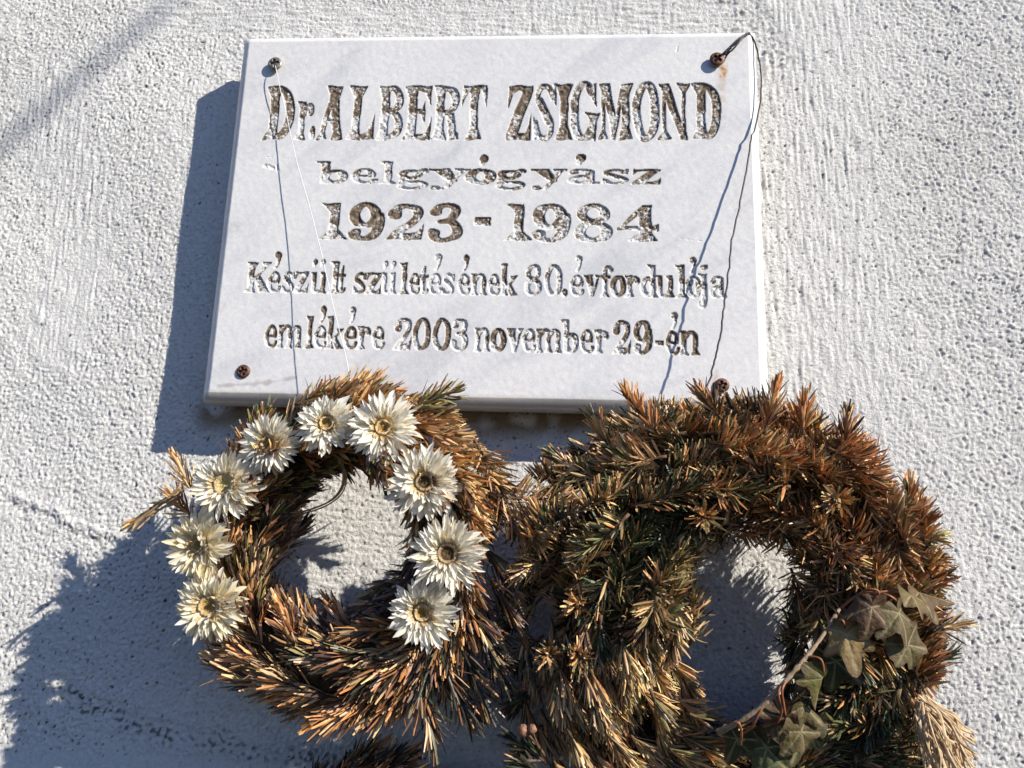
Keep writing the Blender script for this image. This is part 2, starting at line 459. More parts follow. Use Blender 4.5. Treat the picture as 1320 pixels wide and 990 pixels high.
    if c == 'n': return [stem(.22, 0, 1, .12, .1, .12, .1, .0, .16), stem(.78, 0, .8, .12, .12, .1, .0, .0, .18), S(spl([(.3, .76), (.46, .92), (.64, .93), (.78, .8), (.78, .6)]), .11, .07)]
    if c == 'm': return [stem(.14, 0, 1, .075, .065, .07, .065, .0, .16), stem(.5, 0, .8, .075, .07, .07, .0, .0, .18), stem(.86, 0, .8, .075, .07, .065, .0, .0, .18),
                         S(spl([(.2, .76), (.3, .92), (.42, .93), (.5, .8), (.5, .6)]), .07, .07), S(spl([(.56, .76), (.66, .92), (.78, .93), (.86, .8), (.86, .6)]), .07, .07)]
    if c == 'u': return [stem(.22, .18, 1, .12, .0, .0, .1, .0, .18), stem(.78, 0, 1, .12, .0, .1, .1, .0, .16), S(spl([(.22, .3), (.26, .12), (.42, .06), (.6, .12), (.72, .28)]), .11, .07)]
    if c == 'k': return [stem(.24, 0, 1, .13, .11, .1, .11, .0, .12), P((.34, .26), (.76, xh - .05), (.88, xh - .05), (.42, .24)), P((.56, xh), (.98, xh), (.86, xh - .08), (.64, xh - .08)),
                         P((.36, .32), (.56, .42), (.86, .1), (1, 0), (.6, 0))]
    if c == 'K': return [stem(.22, 0, 1, .11, .11, .1, .11, .1, .16), P((.3, .42), (.7, .9), (.84, .9), (.38, .38)), P((.58, 1), (.96, 1), (.86, .9), (.66, .9)),
                         P((.32, .5), (.5, .64), (.86, .12), (1, 0), (.6, 0))]
    if c == 'f': return [stem(.36, 0, .84, .15, .18, .2, .0, .0, .15), P((0, xh + .06), (.76, xh + .06), (.76, xh - .03), (0, xh - .03)), S(spl([(.36, .78), (.42, .9), (.6, .95), (.76, .9)]), .13, .045),
                         S([(.8, .85), (.82, .84)], .16, .06)]
    if c == 'j': return [stem(.55, .16, .78, .24, .0, .0, .3, .0, .14), S(spl([(.55, .2), (.5, .08), (.3, .05)]), .2, .04), S([(.24, .1), (.3, .1)], .22, .05), S([(.55, .94), (.6, .94)], .3, .055)]
    if c == "'": return [S([(.5, .8), (.55, .76)], .4, .17), S(spl([(.72, .7), (.6, .34), (.3, .05)]), .16, .05)]
    if c == 'o.': return [S([(.5, .62), (.52, .62)], .42, .34), S([(.35, .2), (.4, .3)], .2, .14)]
    return []

# character, photo box x0 x1 y_top y_base (pixels of the photograph), x height share
CAP = dict(y0=111.5, y1=180)
def row(s, y0a, y1a, y0b, y1b):
    """s: (char, x0, x1[, ytop, ybase, xh]); the line runs from the first box to the last"""
    xa, xb = s[0][1], s[-1][2]
    out = []
    for g in s:
        t = ((g[1] + g[2]) / 2 - xa) / (xb - xa)
        T, B = y0a + (y0b - y0a) * t, y1a + (y1b - y1a) * t
        top = g[3] if len(g) > 3 and g[3] is not None else 0
        bot = g[4] if len(g) > 4 and g[4] is not None else 0
        out.append((g[0], g[1], g[2], T + top, B + bot, g[5] if len(g) > 5 else .62))
    return out
LINES = [
 row([('D',341,380),('r',381,404,20,0),(',',398.5,406,51,0),('A',409,443),('L',447,483),('B',486,520),('E',519.5,556),('R',556.5,592.5),('T',595,627)], 111.5,180,110.5,180)
 + row([('Z',653,686,1.5,0),('S',687,717,-2,1.5),('I',716,738),('G',735,773,-3,2),('M',771,815.5),('O',815,850,-3,2.5),('N',848.5,888),('D',891.5,930,0,-.5)], 109.5,180.3,107,179.5),
 row([('b',409,449,-9),('e',452,487),('l',489.5,511.5,-9),('g',512,552,0,7.5),('y',551,605,0,8),('o',599,639.5,0,.5),('g',639.5,678,0,7.5),('y',684,731,0,8),('a',731,773),('s',775,812),('z',814,851.5)], 217,236.5,218.5,237.5)
 + [("o.",617,630,199,214,.6),("o.",741,756,198,213,.6)],
 row([('1',411,449),('9',449,495.5,-1,2),('2',499,547.5),('3',550.5,597,-1,3),('-',611.5,632,17,-19),('1',650,686),('9',685.5,735.5,-1,2),('8',740,790,-1,2),('4',794.5,848)], 262,308,264.5,311),
 row([('K',316.5,349.5,-12),('e',344.5,362),('s',363,380),('z',379,397.5),('u',400,421),('l',424,441,-14),('t',436,446,-9,0,.62),('s',455,472),('z',471,491.5),('u',491,511),('l',514,528,-13),
      ('e',527,541.5),('t',540,553,-9,0,.62),('e',552,569.5),('s',569,586.5),('e',590,606),('n',606.5,628),('e',629,644.5),('k',644.5,667.5,-13),('8',676,698.5,-13),('0',702,725,-13),
      ('.',723.5,731.5,18,1),('e',734.5,753),('v',752,774),('f',773.5,791,-13),('o',786.5,807),('r',804.5,825),('d',825.5,848,-14),('u',845.5,869.5),('l',870,887.5,-14),('o',883.5,904),('j',899.5,914,-15,14),('a',914.5,936)],
      350,376.5,356.5,384.5)
 + [("'",352.5,363,324,346,.6),("o.",403,409.5,334,344,.6),("o.",413,419.5,334,344,.6),("o.",494,500.5,336,347,.6),("o.",504,510.5,336,347,.6),("'",559,570,327,348,.6),("'",596,605,328,349,.6),("'",741,751,329,350,.6),("'",888,898,331,352,.6)],
 row([('e',341,357.5),('m',357,389.5),('l',393,405.5,-12),('e',404.5,421),('k',420,443,-12),('e',443,460.5),('r',459,478),('e',479.5,496),('2',508,531,-12),('0',532,555,-12),('0',557.5,581,-12),('3',581,604,-12),
      ('n',611,632),('o',631.5,652.5),('v',652,674),('e',673,691),('m',690,724),('b',724,746,-12),('e',747.5,765.5),('r',764.5,785),('2',790,813.5,-13),('9',816.5,841,-13),('-',844.5,855,13,-12),('e',858,876),('n',875.5,902)],
      419,448,427,458)
 + [("'",412,421,394,416,.6),("'",450,459,395,417,.6),("'",864,874,402,424,.6)],
]

# ================================================================== the wall
def build_wall():
    st = .00104
    xs = np.arange(-.47, .50, st); zs = np.arange(-.40, .26, st)
    nx, nz = len(xs), len(zs)
    X, Z = np.meshgrid(xs, zs)
    def W(px, py):
        p = at(px, py); return (p[0], p[2] - Z0)
    def line(*pp): return [W(*q) for q in pp]
    g1 = fnoise(nz, nx, 1.2, 1); g2 = fnoise(nz, nx, 2.5, 2, 1.6, -.7); g3 = fnoise(nz, nx, 7, 3); g4 = fnoise(nz, nx, 90, 4)
    vs = fnoise(nz, nx, 1.6, 5, 9, math.pi / 2 + .03); hs = fnoise(nz, nx, 1.6, 6, 8, -.06)
    wv = np.maximum(sst(X, .20, .215) * (1 - sst(X, .25, .36)) * sst(Z, -.2, -.15), .5 * sst(fnoise(nz, nx, 120, 7), .2, 1.5))
    wh = sst(pdist(X, Z, line((560, 620), (760, 600))), .05, .02) * .7
    wh = np.maximum(wh, sst(pdist(X, Z, line((200, 20), (560, 30), (960, 25))), .025, .01) * .7)
    wv = np.maximum(wv, .8 * sst(pdist(X, Z, line((60, 120), (110, 300), (70, 420))), .05, .015))
    wh = np.maximum(wh, sst(pdist(X, Z, line((430, 700), (520, 690))), .06, .03) * .55)
    iso = 1 - np.clip(wv + wh, 0, .8)
    H = iso * (.00030 * g1 + .00009 * g2) + wv * .00026 * vs + wh * .00026 * hs + .00012 * g1 + .00014 * g3 + .0012 * g4
    # pits
    p1 = sst(fnoise(nz, nx, 1.35, 11), 1.6, 2.2); p2 = sst(fnoise(nz, nx, 2.4, 12), 2.5, 3.0)
    dens = .35 + .65 * sst(fnoise(nz, nx, 150, 13), -.6, 1.)
    pit = np.clip(p1 * dens + p2, 0, 1)
    H -= .0007 * pit
    dirt = pit * 1.0
    # rough dark scars, a crack ridge, weathered top corner
    rgh = fnoise(nz, nx, 2.2, 14)
    for pts, w, s in ((line((75, 893), (160, 928), (240, 950), (330, 968), (430, 985)), .010, 1.), (line((20, 648), (70, 668), (110, 690), (165, 706)), .0045, .75),
                      (line((60, 590), (95, 625)), .006, .25), (line((935, 12), (985, 35), (1005, 75)), .020, .7), (line((150, 12), (215, 22), (300, 32), (318, 40)), .0035, .5),
                      (line((470, 820), (600, 850), (680, 920)), .018, .55), (line((880, 740), (940, 860)), .03, .3), (line((0, 505), (60, 560)), .01, .12)):
        dd = pdist(X, Z, pts) + .0025 * fnoise(nz, nx, 12, 15)
        m = sst(dd, w, w * .15)
        H += m * s * (.0004 * rgh - .0005)
        dirt = np.maximum(dirt, m * s * sst(rgh, .35, 1.3) * .85)
    dd = pdist(X, Z, line((20, 640), (70, 660), (110, 682), (150, 690)))
    H += .0014 * sst(dd, .006, .0) * (1 + .4 * g3)
    brown = sst(pdist(X, Z, line((270, 535), (600, 545), (990, 540))), .018, .001) * sst(fnoise(nz, nx, 10, 16), -1.8, .6) * .95
    edge = np.minimum(np.minimum(X - xs[0], xs[-1] - X), np.minimum(Z - zs[0], zs[-1] - Z))
    fade = sst(edge, 0, .01)
    H *= fade
    # stretch: coarse rows outside the dense part
    ext = np.array([.004, .012, .03, .07, .15, .3, .6, 1.1])
    xa = np.concatenate([xs[0] - ext[::-1], xs, xs[-1] + ext]); za = np.concatenate([zs[0] - ext[::-1], zs, zs[-1] + ext])
    e = len(ext)
    pad = lambda A: np.pad(A, e)
    XX, ZZ = np.meshgrid(xa, za)
    V = np.stack([XX, -pad(H), ZZ], -1).reshape(-1, 3)
    n, m = len(xa), len(za)
    i = (np.arange(m - 1)[:, None] * n + np.arange(n - 1)[None, :]).ravel()
    F = np.stack([i, i + 1, i + n + 1, i + n], 1)
    me = np_mesh('wall', V, [F], True, {'dirt': pad(dirt).ravel(), 'brown': pad(brown).ravel()})
    o = link('wall', me, M['wall'])
    o.location = (0, 0, Z0)
    tag(o, kind='structure')
    # the bed of mortar between wall and plaque
    r = random.Random(5)
    hw, hh = .194, .1410
    per = [(-hw + 2 * hw * t, -hh) for t in np.linspace(0, 1, 60)[:-1]] + [(hw, -hh + 2 * hh * t) for t in np.linspace(0, 1, 44)[:-1]] \
        + [(hw - 2 * hw * t, hh) for t in np.linspace(0, 1, 60)[:-1]] + [(-hw, hh - 2 * hh * t) for t in np.linspace(0, 1, 44)[:-1]]
    V = []
    nseg = len(per)
    for y, sc in ((.003, 1.035), (-.004, 1.012), (-.009, 1.0), (-.0138, 1.0)):
        for (x, z) in per:
            j = r.uniform(-.0014, .0014)
            V.append((x * sc + j, y, z * sc + j))
    V.append((0, -.0138, 0))
    F = [(a * nseg + k, a * nseg + (k + 1) % nseg, (a + 1) * nseg + (k + 1) % nseg, (a + 1) * nseg + k) for a in range(3) for k in range(nseg)]
    T = [(3 * nseg + k, 3 * nseg + (k + 1) % nseg, 4 * nseg) for k in range(nseg)]
    link('mortar_bed', np_mesh('mortar_bed', V, [F, T]), M['mortar'], o)
    return o
wall = build_wall()

# ================================================================== the engraved marble plaque
PW, PH, FACE, BACK = .4065, .3000, .036, .0135
PCX, PCZ = -.0012, .0022                     # the slab hangs a little off the middle
CH = .0066
def cover(items, X, Y):
    m = np.zeros(X.shape, bool)
    for k, pts, a, b in items:
        if k == 's':
            px = np.array([p[0] for p in pts]) / a; py = np.array([p[1] for p in pts]) / b
            x = X / a; y = Y / b
            for i in range(len(px) - 1):
                dx, dy = px[i + 1] - px[i], py[i + 1] - py[i]
                t = np.clip(((x - px[i]) * dx + (y - py[i]) * dy) / (dx * dx + dy * dy + 1e-9), 0, 1)
                m |= ((x - px[i] - t * dx) ** 2 + (y - py[i] - t * dy) ** 2) < 1
        else:
            ins = np.zeros(X.shape, bool)
            for (x1, y1), (x2, y2) in zip(pts, pts[1:] + pts[:1]):
                if y1 != y2: ins ^= ((y1 > Y) != (y2 > Y)) & (X < (x2 - x1) * (Y - y1) / (y2 - y1) + x1)
            m |= ins
    return m

def build_plaque():
    root = empty('memorial_plaque', (PCX, -BACK, Z0 + PCZ), 'white marble memorial plaque with engraved brown Hungarian lettering screwed to the wall', 'plaque')
    st = .00055
    hw, hh = PW / 2 - CH, PH / 2 - CH
    nx, nz = int(round(2 * hw / st)) + 1, int(round(2 * hh / st)) + 1
    xs = np.linspace(-hw, hw, nx); zs = np.linspace(-hh, hh, nz)
    sx, sz = xs[1] - xs[0], zs[1] - zs[0]
    cov = np.zeros((nz, nx)); gid = np.zeros((nz, nx), np.int32); fade = np.zeros((nz, nx))
    SS = 4
    rr = random.Random(3)
    g = 0
    for li, L in enumerate(LINES):
        for c, px0, px1, py0, py1, xh in L:
            g += 1
            pm = (py0 + py1) / 2; xm = (px0 + px1) / 2
            x0, x1 = at(px0, pm, FACE)[0] - PCX, at(px1, pm, FACE)[0] - PCX
            z1, z0 = at(xm, py0, FACE)[2] - Z0 - PCZ, at(xm, py1, FACE)[2] - Z0 - PCZ
            i0, i1 = int((x0 + hw) / sx) - 2, int((x1 + hw) / sx) + 4
            j0, j1 = int((z0 + hh) / sz) - 2, int((z1 + hh) / sz) + 4
            oi = (np.arange((i1 - i0) * SS) + .5) / SS - .5 + i0; oj = (np.arange((j1 - j0) * SS) + .5) / SS - .5 + j0
            Xg, Yg = np.meshgrid((oi * sx - hw - x0) / (x1 - x0), (oj * sz - hh - z0) / (z1 - z0))
            # the cutter's hand shook a little
            Xg = Xg + .012 * np.sin(Yg * 9 + g) ; Yg = Yg + .012 * np.sin(Xg * 8 + g * 2)
            m = cover(glyph(c, xh), Xg, Yg).reshape(j1 - j0, SS, i1 - i0, SS).mean((1, 3))
            sl = (slice(j0, j1), slice(i0, i1))
            new = m > cov[sl]
            gid[sl][new & (m > .02)] = g
            cov[sl] = np.maximum(cov[sl], m)
            f = rr.choice([-.10, -.06, -.04, -.02, .0, .03]) if li in (0, 2) else rr.choice([-.08, -.03, 0., .03, .06])
            if li == 3 and (552 <= px0 <= 575 or 490 < px0 < 505 or 735 <= px0 < 745): f = .14
            fade[sl][new] = f
    k = np.array([1, 2, 1]) / 4.
    sm = cov.copy()
    sm = k[0] * np.roll(sm, 1, 0) + k[1] * sm + k[2] * np.roll(sm, -1, 0)
    sm = k[0] * np.roll(sm, 1, 1) + k[1] * sm + k[2] * np.roll(sm, -1, 1)
    fl = fnoise(nz, nx, 3.0, 21); f2 = fnoise(nz, nx, 7, 22)
    D = np.clip((.25 * sm + .75 * cov) * 1.2, 0, 1) * .00112 + sst(sm, .5, 1.) * (.00020 * fl + .00014 * f2)
    D += .00005 * fnoise(nz, nx, 60, 23) + .000025 * fnoise(nz, nx, 5, 24)
    X, Z = np.meshgrid(xs, zs)
    def W(px, py):
        p = at(px, py, FACE); return (p[0] - PCX, p[2] - Z0 - PCZ)
    # a flaked scar near the left edge, small scratches
    for pts, w, dp in (([W(341, 213), W(352, 217)], .0022, .0007), ([W(357, 213), W(359, 221)], .0014, .0008), ([W(872, 66), W(875, 57)], .0009, .0006), ([W(344, 202.5), W(350, 202.5)], .0005, .0004),
                       ([W(876, 307), W(905, 311)], .0004, .0003)):
        dd = pdist(X, Z, pts)
        D += sst(dd, w, 0) * dp * (1 + .6 * fl)
    rust = sst(pdist(X, Z, [W(931, 88), W(934, 92), W(931, 101)]) + .0005 * f2, .0040, .0) * .75 + sst(pdist(X, Z, [W(931, 84), W(929, 150)]), .006, 0) * .22
    rust += sst(pdist(X, Z, [W(353, 92), W(360, 180)]), .003, 0) * .10 + sst(pdist(X, Z, [W(347, 130), W(352, 175)]), .004, 0) * .2
    rust += sst(pdist(X, Z, [W(973, 371), W(974, 371)]), .002, 0) * .4 + sst(pdist(X, Z, [W(925, 480), W(918, 500)]), .003, 0) * .35
    rust += (sst(pdist(X, Z, [W(300, 290), W(306, 289)]), .004, 0) + sst(pdist(X, Z, [W(283, 398), W(290, 392)]), .006, 0)) * .14
    rust *= .45 + .75 * sst(f2 + .6 * fl, -1.0, .8)
    vn = sst(pdist(X, Z, [W(283, 497), W(330, 495), W(360, 491), W(382, 486)]) + .0006 * f2, .0024, 0) * .55
    grime = sst(Z, -hh + .003, -hh) * .25
    # brownish dirt round the letters
    halo = cov.copy()
    for _ in range(5):
        halo = (np.roll(halo, 1, 0) + np.roll(halo, -1, 0) + np.roll(halo, 1, 1) + np.roll(halo, -1, 1) + halo) / 5
    grime = np.maximum(grime, np.clip(halo, 0, 1) * .22)
    V = np.stack([X, -(FACE - BACK) + D, Z], -1).reshape(-1, 3)
    i = (np.arange(nz - 1)[:, None] * nx + np.arange(nx - 1)[None, :]).ravel()
    F = np.stack([i, i + 1, i + nx + 1, i + nx], 1)
    G = gid.ravel(); C = sm.ravel()
    fg = np.max(np.where(C[F] > .04, G[F], 0), 1)
    # slab: everything outside the letters, then chamfer, sides and back
    per = np.concatenate([np.arange(nx), (np.arange(1, nz) * nx + nx - 1), ((nz - 1) * nx + np.arange(nx - 2, -1, -1)), (np.arange(nz - 2, 0, -1) * nx)])
    pv = V[per].copy(); npv = len(per)
    nrm = np.zeros((npv, 2))
    nrm[:, 0] = np.where(np.abs(pv[:, 0]) > hw - 1e-6, np.sign(pv[:, 0]), 0); nrm[:, 1] = np.where(np.abs(pv[:, 2]) > hh - 1e-6, np.sign(pv[:, 2]), 0)
    rings = []
    rng = np.random.default_rng(8)
    s1 = np.convolve(rng.standard_normal(npv + 20), np.ones(21) / 21, 'valid')[:npv]; s2 = np.convolve(rng.standard_normal(npv + 4), np.ones(5) / 5, 'valid')[:npv]
    chip = np.clip(s2 * 1.2 - 1.0, 0, 1) * .0012
    for out, back in ((.10, .0002), (.45, .0018), (.88, .0040), (1., .0052), (1., .012), (.985, FACE - BACK)):
        q = pv.copy()
        o_ = CH * out - (chip if .5 < out < .95 else 0) + .00012 * s1
        q[:, 0] += nrm[:, 0] * o_; q[:, 2] += nrm[:, 1] * o_; q[:, 1] = -(FACE - BACK) + back
        rings.append(q)
    base = len(V)
    VV = np.concatenate([V] + rings)
    ids = [per] + [base + k_ * npv + np.arange(npv) for k_ in range(len(rings))]
    RF = []
    for a, b in zip(ids, ids[1:]):
        RF.append(np.stack([np.roll(a, -1), a, b, np.roll(b, -1)], 1))
    SF = np.concatenate([F[fg == 0]] + RF)
    used = np.unique(SF); remap = np.zeros(len(VV), np.int32); remap[used] = np.arange(len(used))
    at_ = {}
    ext = len(VV) - len(V)
    gr = np.concatenate([grime.ravel(), np.where(VV[base:, 2] < -hh, .55, .08)])
    for nme, a in (('rust', rust.ravel()), ('vein', vn.ravel())): at_[nme] = np.concatenate([a, np.zeros(ext)])[used]
    at_['grime'] = gr[used]
    back = remap[ids[-1]]
    sl = np_mesh('slab', VV[used], [remap[SF], back[::-1][None, :]], True, at_)
    link('slab', sl, M['marble'], root)
    fd = fade.ravel()
    order = np.argsort(fg, kind='stable'); fgs = fg[order]
    for gg in range(1, g + 1):
        a, b = np.searchsorted(fgs, gg), np.searchsorted(fgs, gg + 1)
        if b <= a: continue
        ff = F[order[a:b]]
        us, inv = np.unique(ff, return_inverse=True)
        cen = V[us].mean(0); cen[1] = -(FACE - BACK)
        me = np_mesh('engraved_letter', V[us] - cen, [inv.reshape(ff.shape)], True,
                     {'cut': sst(C[us], .08, .55), 'fade': fd[us]})
        o = link('engraved_letter', me, M['letter'], root)
        o.location = cen
    return root
plaque = build_plaque()

# ================================================================== screws
def screw(px, py, R, proud, mat, label, seed):
    """domed cross head screw; proud = how far the rim's underside stands off the marble"""
    r = random.Random(seed)
    c = at(px, py, FACE + proud + .002)
    root = empty('screw', (c[0], -FACE, c[2]), label, 'screw', 'screws holding the plaque')
    N, K = 64, 24
    rot = r.uniform(.1, .9)
    V, F, T = [(0, 0, 0)], [], []
    for i in range(1, K + 1):
        for k in range(N):
            a = 2 * math.pi * k / N
            rr = R * i / K
            V.append((rr * math.cos(a), 0, rr * math.sin(a)))
    V = np.array(V)
    u = V[:, 0] * math.cos(rot) + V[:, 2] * math.sin(rot); v = -V[:, 0] * math.sin(rot) + V[:, 2] * math.cos(rot)
    rad = np.hypot(u, v)
    top = .0022 * np.sqrt(np.clip(1 - (rad / R) ** 2 * .9, 0, 1))
    arm = np.minimum(np.maximum(np.abs(u) - R * .60, np.abs(v) - R * .17), np.maximum(np.abs(v) - R * .60, np.abs(u) - R * .17))
    cut = sst(arm, R * .05, -R * .08)
    V[:, 1] = -(proud + top - cut * .0032)
    for k in range(N): T.append((0, 1 + (k + 1) % N, 1 + k))
    for i in range(K - 1):
        for k in range(N):
            a, b = 1 + i * N + k, 1 + i * N + (k + 1) % N
            F.append((a, b, b + N, a + N))
    rim = V[-N:].copy(); low = rim.copy(); low[:, 1] = -proud
    V = np.concatenate([V, low, [(0, -proud, 0)]])
    b0 = 1 + (K - 1) * N
    for k in range(N):
        a, b = b0 + k, b0 + (k + 1) % N
        F.append((a, b, b + N, a + N)); T.append((a + N, b + N, len(V) - 1))
    link('screw_head', np_mesh('screw_head', V, [F, T], True, {'slot': np.concatenate([cut, np.zeros(N + 1)])}), mat, root)
    n = 14
    P_ = [(0, .004 - (proud + .0045) * k / n, 0) for k in range(n + 1)]
    rad_ = [R * .42 * (1 + .12 * (k % 2)) for k in range(n + 1)]
    tube('screw_shank', P_, rad_, mat, root, 12)
    return c
screw(353.5, 80.5, .0056, .0030, M['steel'], 'tarnished steel cross head screw in the upper left corner of the plaque', 1)
screw(925, 74.5, .0056, .0030, M['rust'], 'rusty brown screw in the upper right corner of the plaque above a rust stain', 2)
screw(312.5, 478, .0050, .0004, M['rust'], 'rusty screw in the lower left corner of the plaque', 3)
screw(931.5, 496, .0050, .0008, M['rust'], 'rusty screw in the lower right corner of the plaque beside the needles', 4)

# ================================================================== wires and thread
def wpath(pts, n=8): return smooth_path([at(*p) for p in pts], n)
def strand(name, paths, rad, mat, label, cat, sides=6):
    Vs, Fs, Ts, off = [], [], [], 0
    for p in paths:
        V, F, T = tube_arrays(p, rad, sides, off); off += len(V)
        Vs.append(V); Fs.append(F); Ts.append(T)
    V = np.concatenate(Vs); o0 = V[0].copy()
    o = link(name, np_mesh(name, V - o0, [np.concatenate(Fs), np.concatenate(Ts)]), mat)
    o.location = o0
    return tag(o, label, cat)
jr = random.Random(12)
def jit(P_, a):
    P_ = P_.copy()
    n_ = len(P_); w_ = np.cumsum([jr.gauss(0, 1) for _ in range(n_)]); w_ = (w_ - np.linspace(w_[0], w_[-1], n_)) * a * .9
    P_[:, 0] += w_; P_[:, 1] += w_ * .5
    for q in P_[1:-1]: q += [jr.gauss(0, a), jr.gauss(0, a * .5), jr.gauss(0, a)]
    return P_
main = jit(wpath([(936, 72, .039), (944, 60, .041), (957, 48, .041), (964, 43, .036), (971, 52, .034), (977, 80, .036), (979.5, 110, .037), (975, 150, .039), (968, 180, .041), (962, 220, .044), (953, 268, .047), (944, 310, .050), (939, 345, .053), (935, 375, .054),
              (931, 415, .056), (926, 445, .057), (919, 475, .058), (911, 500, .060), (905, 530, .064), (903, 570, .072)], 6), .00022)
loop = jit(wpath([(936, 70, .0385), (930, 70, .038), (924, 70, .0375), (920, 76, .0375), (924, 82, .0375), (931, 81, .038), (935, 75, .0385), (939, 70, .040), (948, 61, .043), (958, 47, .042), (966, 42, .037)], 6), .00012)
tw = []
for ph in (0, math.pi):
    P_ = wpath([(934, 68, .042), (944, 58, .043), (953, 50, .043), (962, 45, .039)], 10)
    for i, q in enumerate(P_): q += np.array([math.cos(i * .9 + ph), math.sin(i * .9 + ph), math.cos(i * .9 + ph)]) * .0010
    tw.append(P_)
strand('hanging_wire', [main, loop] + tw, .00066, M['wire'], 'thin dark wire twisted round the upper right screw and running down the right side', 'wire')
th = wpath([(355, 84, .0385), (357, 93, .0435), (370, 150, .043), (385, 215, .046), (408, 300, .051), (430, 395, .057), (452, 490, .063), (462, 540, .070)], 6)
tl = wpath([(355, 86, .0395), (351, 85, .0378), (350, 81, .0378), (352, 78, .0378), (356, 79, .0378), (358, 83, .0378), (356, 87, .0395)], 5)
strand('hanging_thread', [jit(th, .0001), tl], .00030, M['thread'], 'fine white thread from the upper left screw down to the flowered wreath', 'thread', 5)

# ================================================================== a cable strung in front of the wall, outside the picture
def cable():
    a, b = at(-40, 222), at(235, -10)
    d = (b - a) / np.linalg.norm(b - a)
    off = np.array(TO_SUN) * 3.0
    P_ = [a + off + d * t - np.array([0, 0, .0]) for t in np.linspace(-1.2, .22, 30)]
    o = tube('cable', np.array(P_) - P_[0], .0046, M['wire'], None, 8)
    o.location = P_[0]
    tag(o, 'thin dark cable strung in front of the wall whose soft shadow crosses the upper left', 'cable')
cable()

# ================================================================== fir twigs and wreaths
GOLD, TAN, ORANGE, RUSSET, OLIVE, GREEN, DARK, PURPLE = [np.array(c) for c in (
    (.88, .57, .26), (.76, .49, .26), (.76, .37, .14), (.46, .20, .08), (.36, .30, .12), (.085, .105, .045), (.06, .055, .036), (.17, .11, .085))]

def twig_arrays(p0, d0, length, n, nl, ang, rng, cols, bend, wide=.0021, flat=0., up=None, comb=None):
    """one fir twig: returns stem path and the arrays of all its needles (position, tint)"""
    K = 10
    P_ = [np.array(p0, float)]; d = unit(d0); Ds = [d]
    for i in range(K):
        d = unit(d + bend / K + rng.normal(0, .03, 3))
        P_.append(P_[-1] + d * length / K); Ds.append(d)
    P_ = np.array(P_); Ds = np.array(Ds)
    t = np.sort(rng.uniform(.08, 1., n)); t[-max(3, n // 20):] = rng.uniform(.95, 1., max(3, n // 20))
    i = np.minimum((t * K).astype(int), K - 1); f = (t * K - i)[:, None]
    B = P_[i] * (1 - f) + P_[i + 1] * f
    D = Ds[i]
    ref = unit(up if up is not None else rng.normal(0, 1, 3))
    s = np.cross(D, ref); s /= np.linalg.norm(s, axis=1, keepdims=True) + 1e-9
    u = np.cross(s, D)
    a = np.arange(n) * 2.39996 + rng.normal(0, .35, n)
    if flat > 0: a = np.where(rng.random(n) < flat, np.where(np.cos(a) > 0, 0, math.pi) + rng.normal(0, .5, n), a)
    side = np.cos(a)[:, None] * s + np.sin(a)[:, None] * u
    th = np.radians(ang) * (1.12 - .80 * t ** 3) + rng.normal(0, .15, n)
    nd = np.cos(th)[:, None] * D + np.sin(th)[:, None] * side + rng.normal(0, .09, (n, 3))
    if comb is not None: nd = nd / (np.linalg.norm(nd, axis=1, keepdims=True) + 1e-9) + np.asarray(comb)[None] * rng.uniform(.5, 1.3, n)[:, None]
    nd /= np.linalg.norm(nd, axis=1, keepdims=True)
    L = nl * rng.uniform(.72, 1.12, n) * (1 - .25 * t ** 4)
    w = wide * rng.uniform(.72, 1.05, n) * .5
    # cross axes of the blade: the flat side looks away from the stem
    e1 = np.cross(nd, side); e1 /= np.linalg.norm(e1, axis=1, keepdims=True) + 1e-9
    rl = rng.normal(0, .5, n)[:, None]
    e2 = np.cross(e1, nd)
    e1, e2 = e1 * np.cos(rl) + e2 * np.sin(rl), e2 * np.cos(rl) - e1 * np.sin(rl)
    cv = rng.normal(.10, .16, n)
    rows = []
    for tt, ww in ((0., .5), (.62, 1.), (1., .42)):
        c = B + nd * (L * tt)[:, None] - e2 * (cv * L * tt * tt)[:, None] + side * .0004
        rows += [c + e1 * (w * ww)[:, None], c + e2 * (w * ww * .42)[:, None], c - e1 * (w * ww)[:, None]]
    V = np.stack(rows, 1)
    base = (np.arange(n) * 9)[:, None, None]
    q = []
    for r in range(2):
        for k in range(3):
            q.append((r * 3 + k, r * 3 + (k + 1) % 3, r * 3 + 3 + (k + 1) % 3, r * 3 + 3 + k))
    F = (np.array(q)[None] + base).reshape(-1, 4)
    T = (np.array([(6, 7, 8)])[None] + base).reshape(-1, 3)
    ci = rng.choice(len(cols[0]), n, p=np.array(cols[1]) / sum(cols[1]))
    # neighbouring needles dried alike
    ci = np.where(rng.random(n) < .55, ci[np.minimum(np.arange(n) // 9 * 9, n - 1)], ci)
    col = np.array(cols[0])[ci] * (rng.uniform(.75, 1.3, n) * np.where(rng.random(n) < .28, .4, 1.))[:, None] * rng.uniform(.93, 1.07, (n, 3))  # some needles darkened at random, shadow among them put into the tint
    tip = col * rng.uniform(1., 1.25, n)[:, None] + np.where(rng.random(n) < .3, .05, 0)[:, None]
    CC = np.stack([col * .85] * 3 + [col] * 3 + [tip] * 3, 1)
    return P_, V.reshape(-1, 3), F, T, np.clip(CC.reshape(-1, 3), 0, 1)

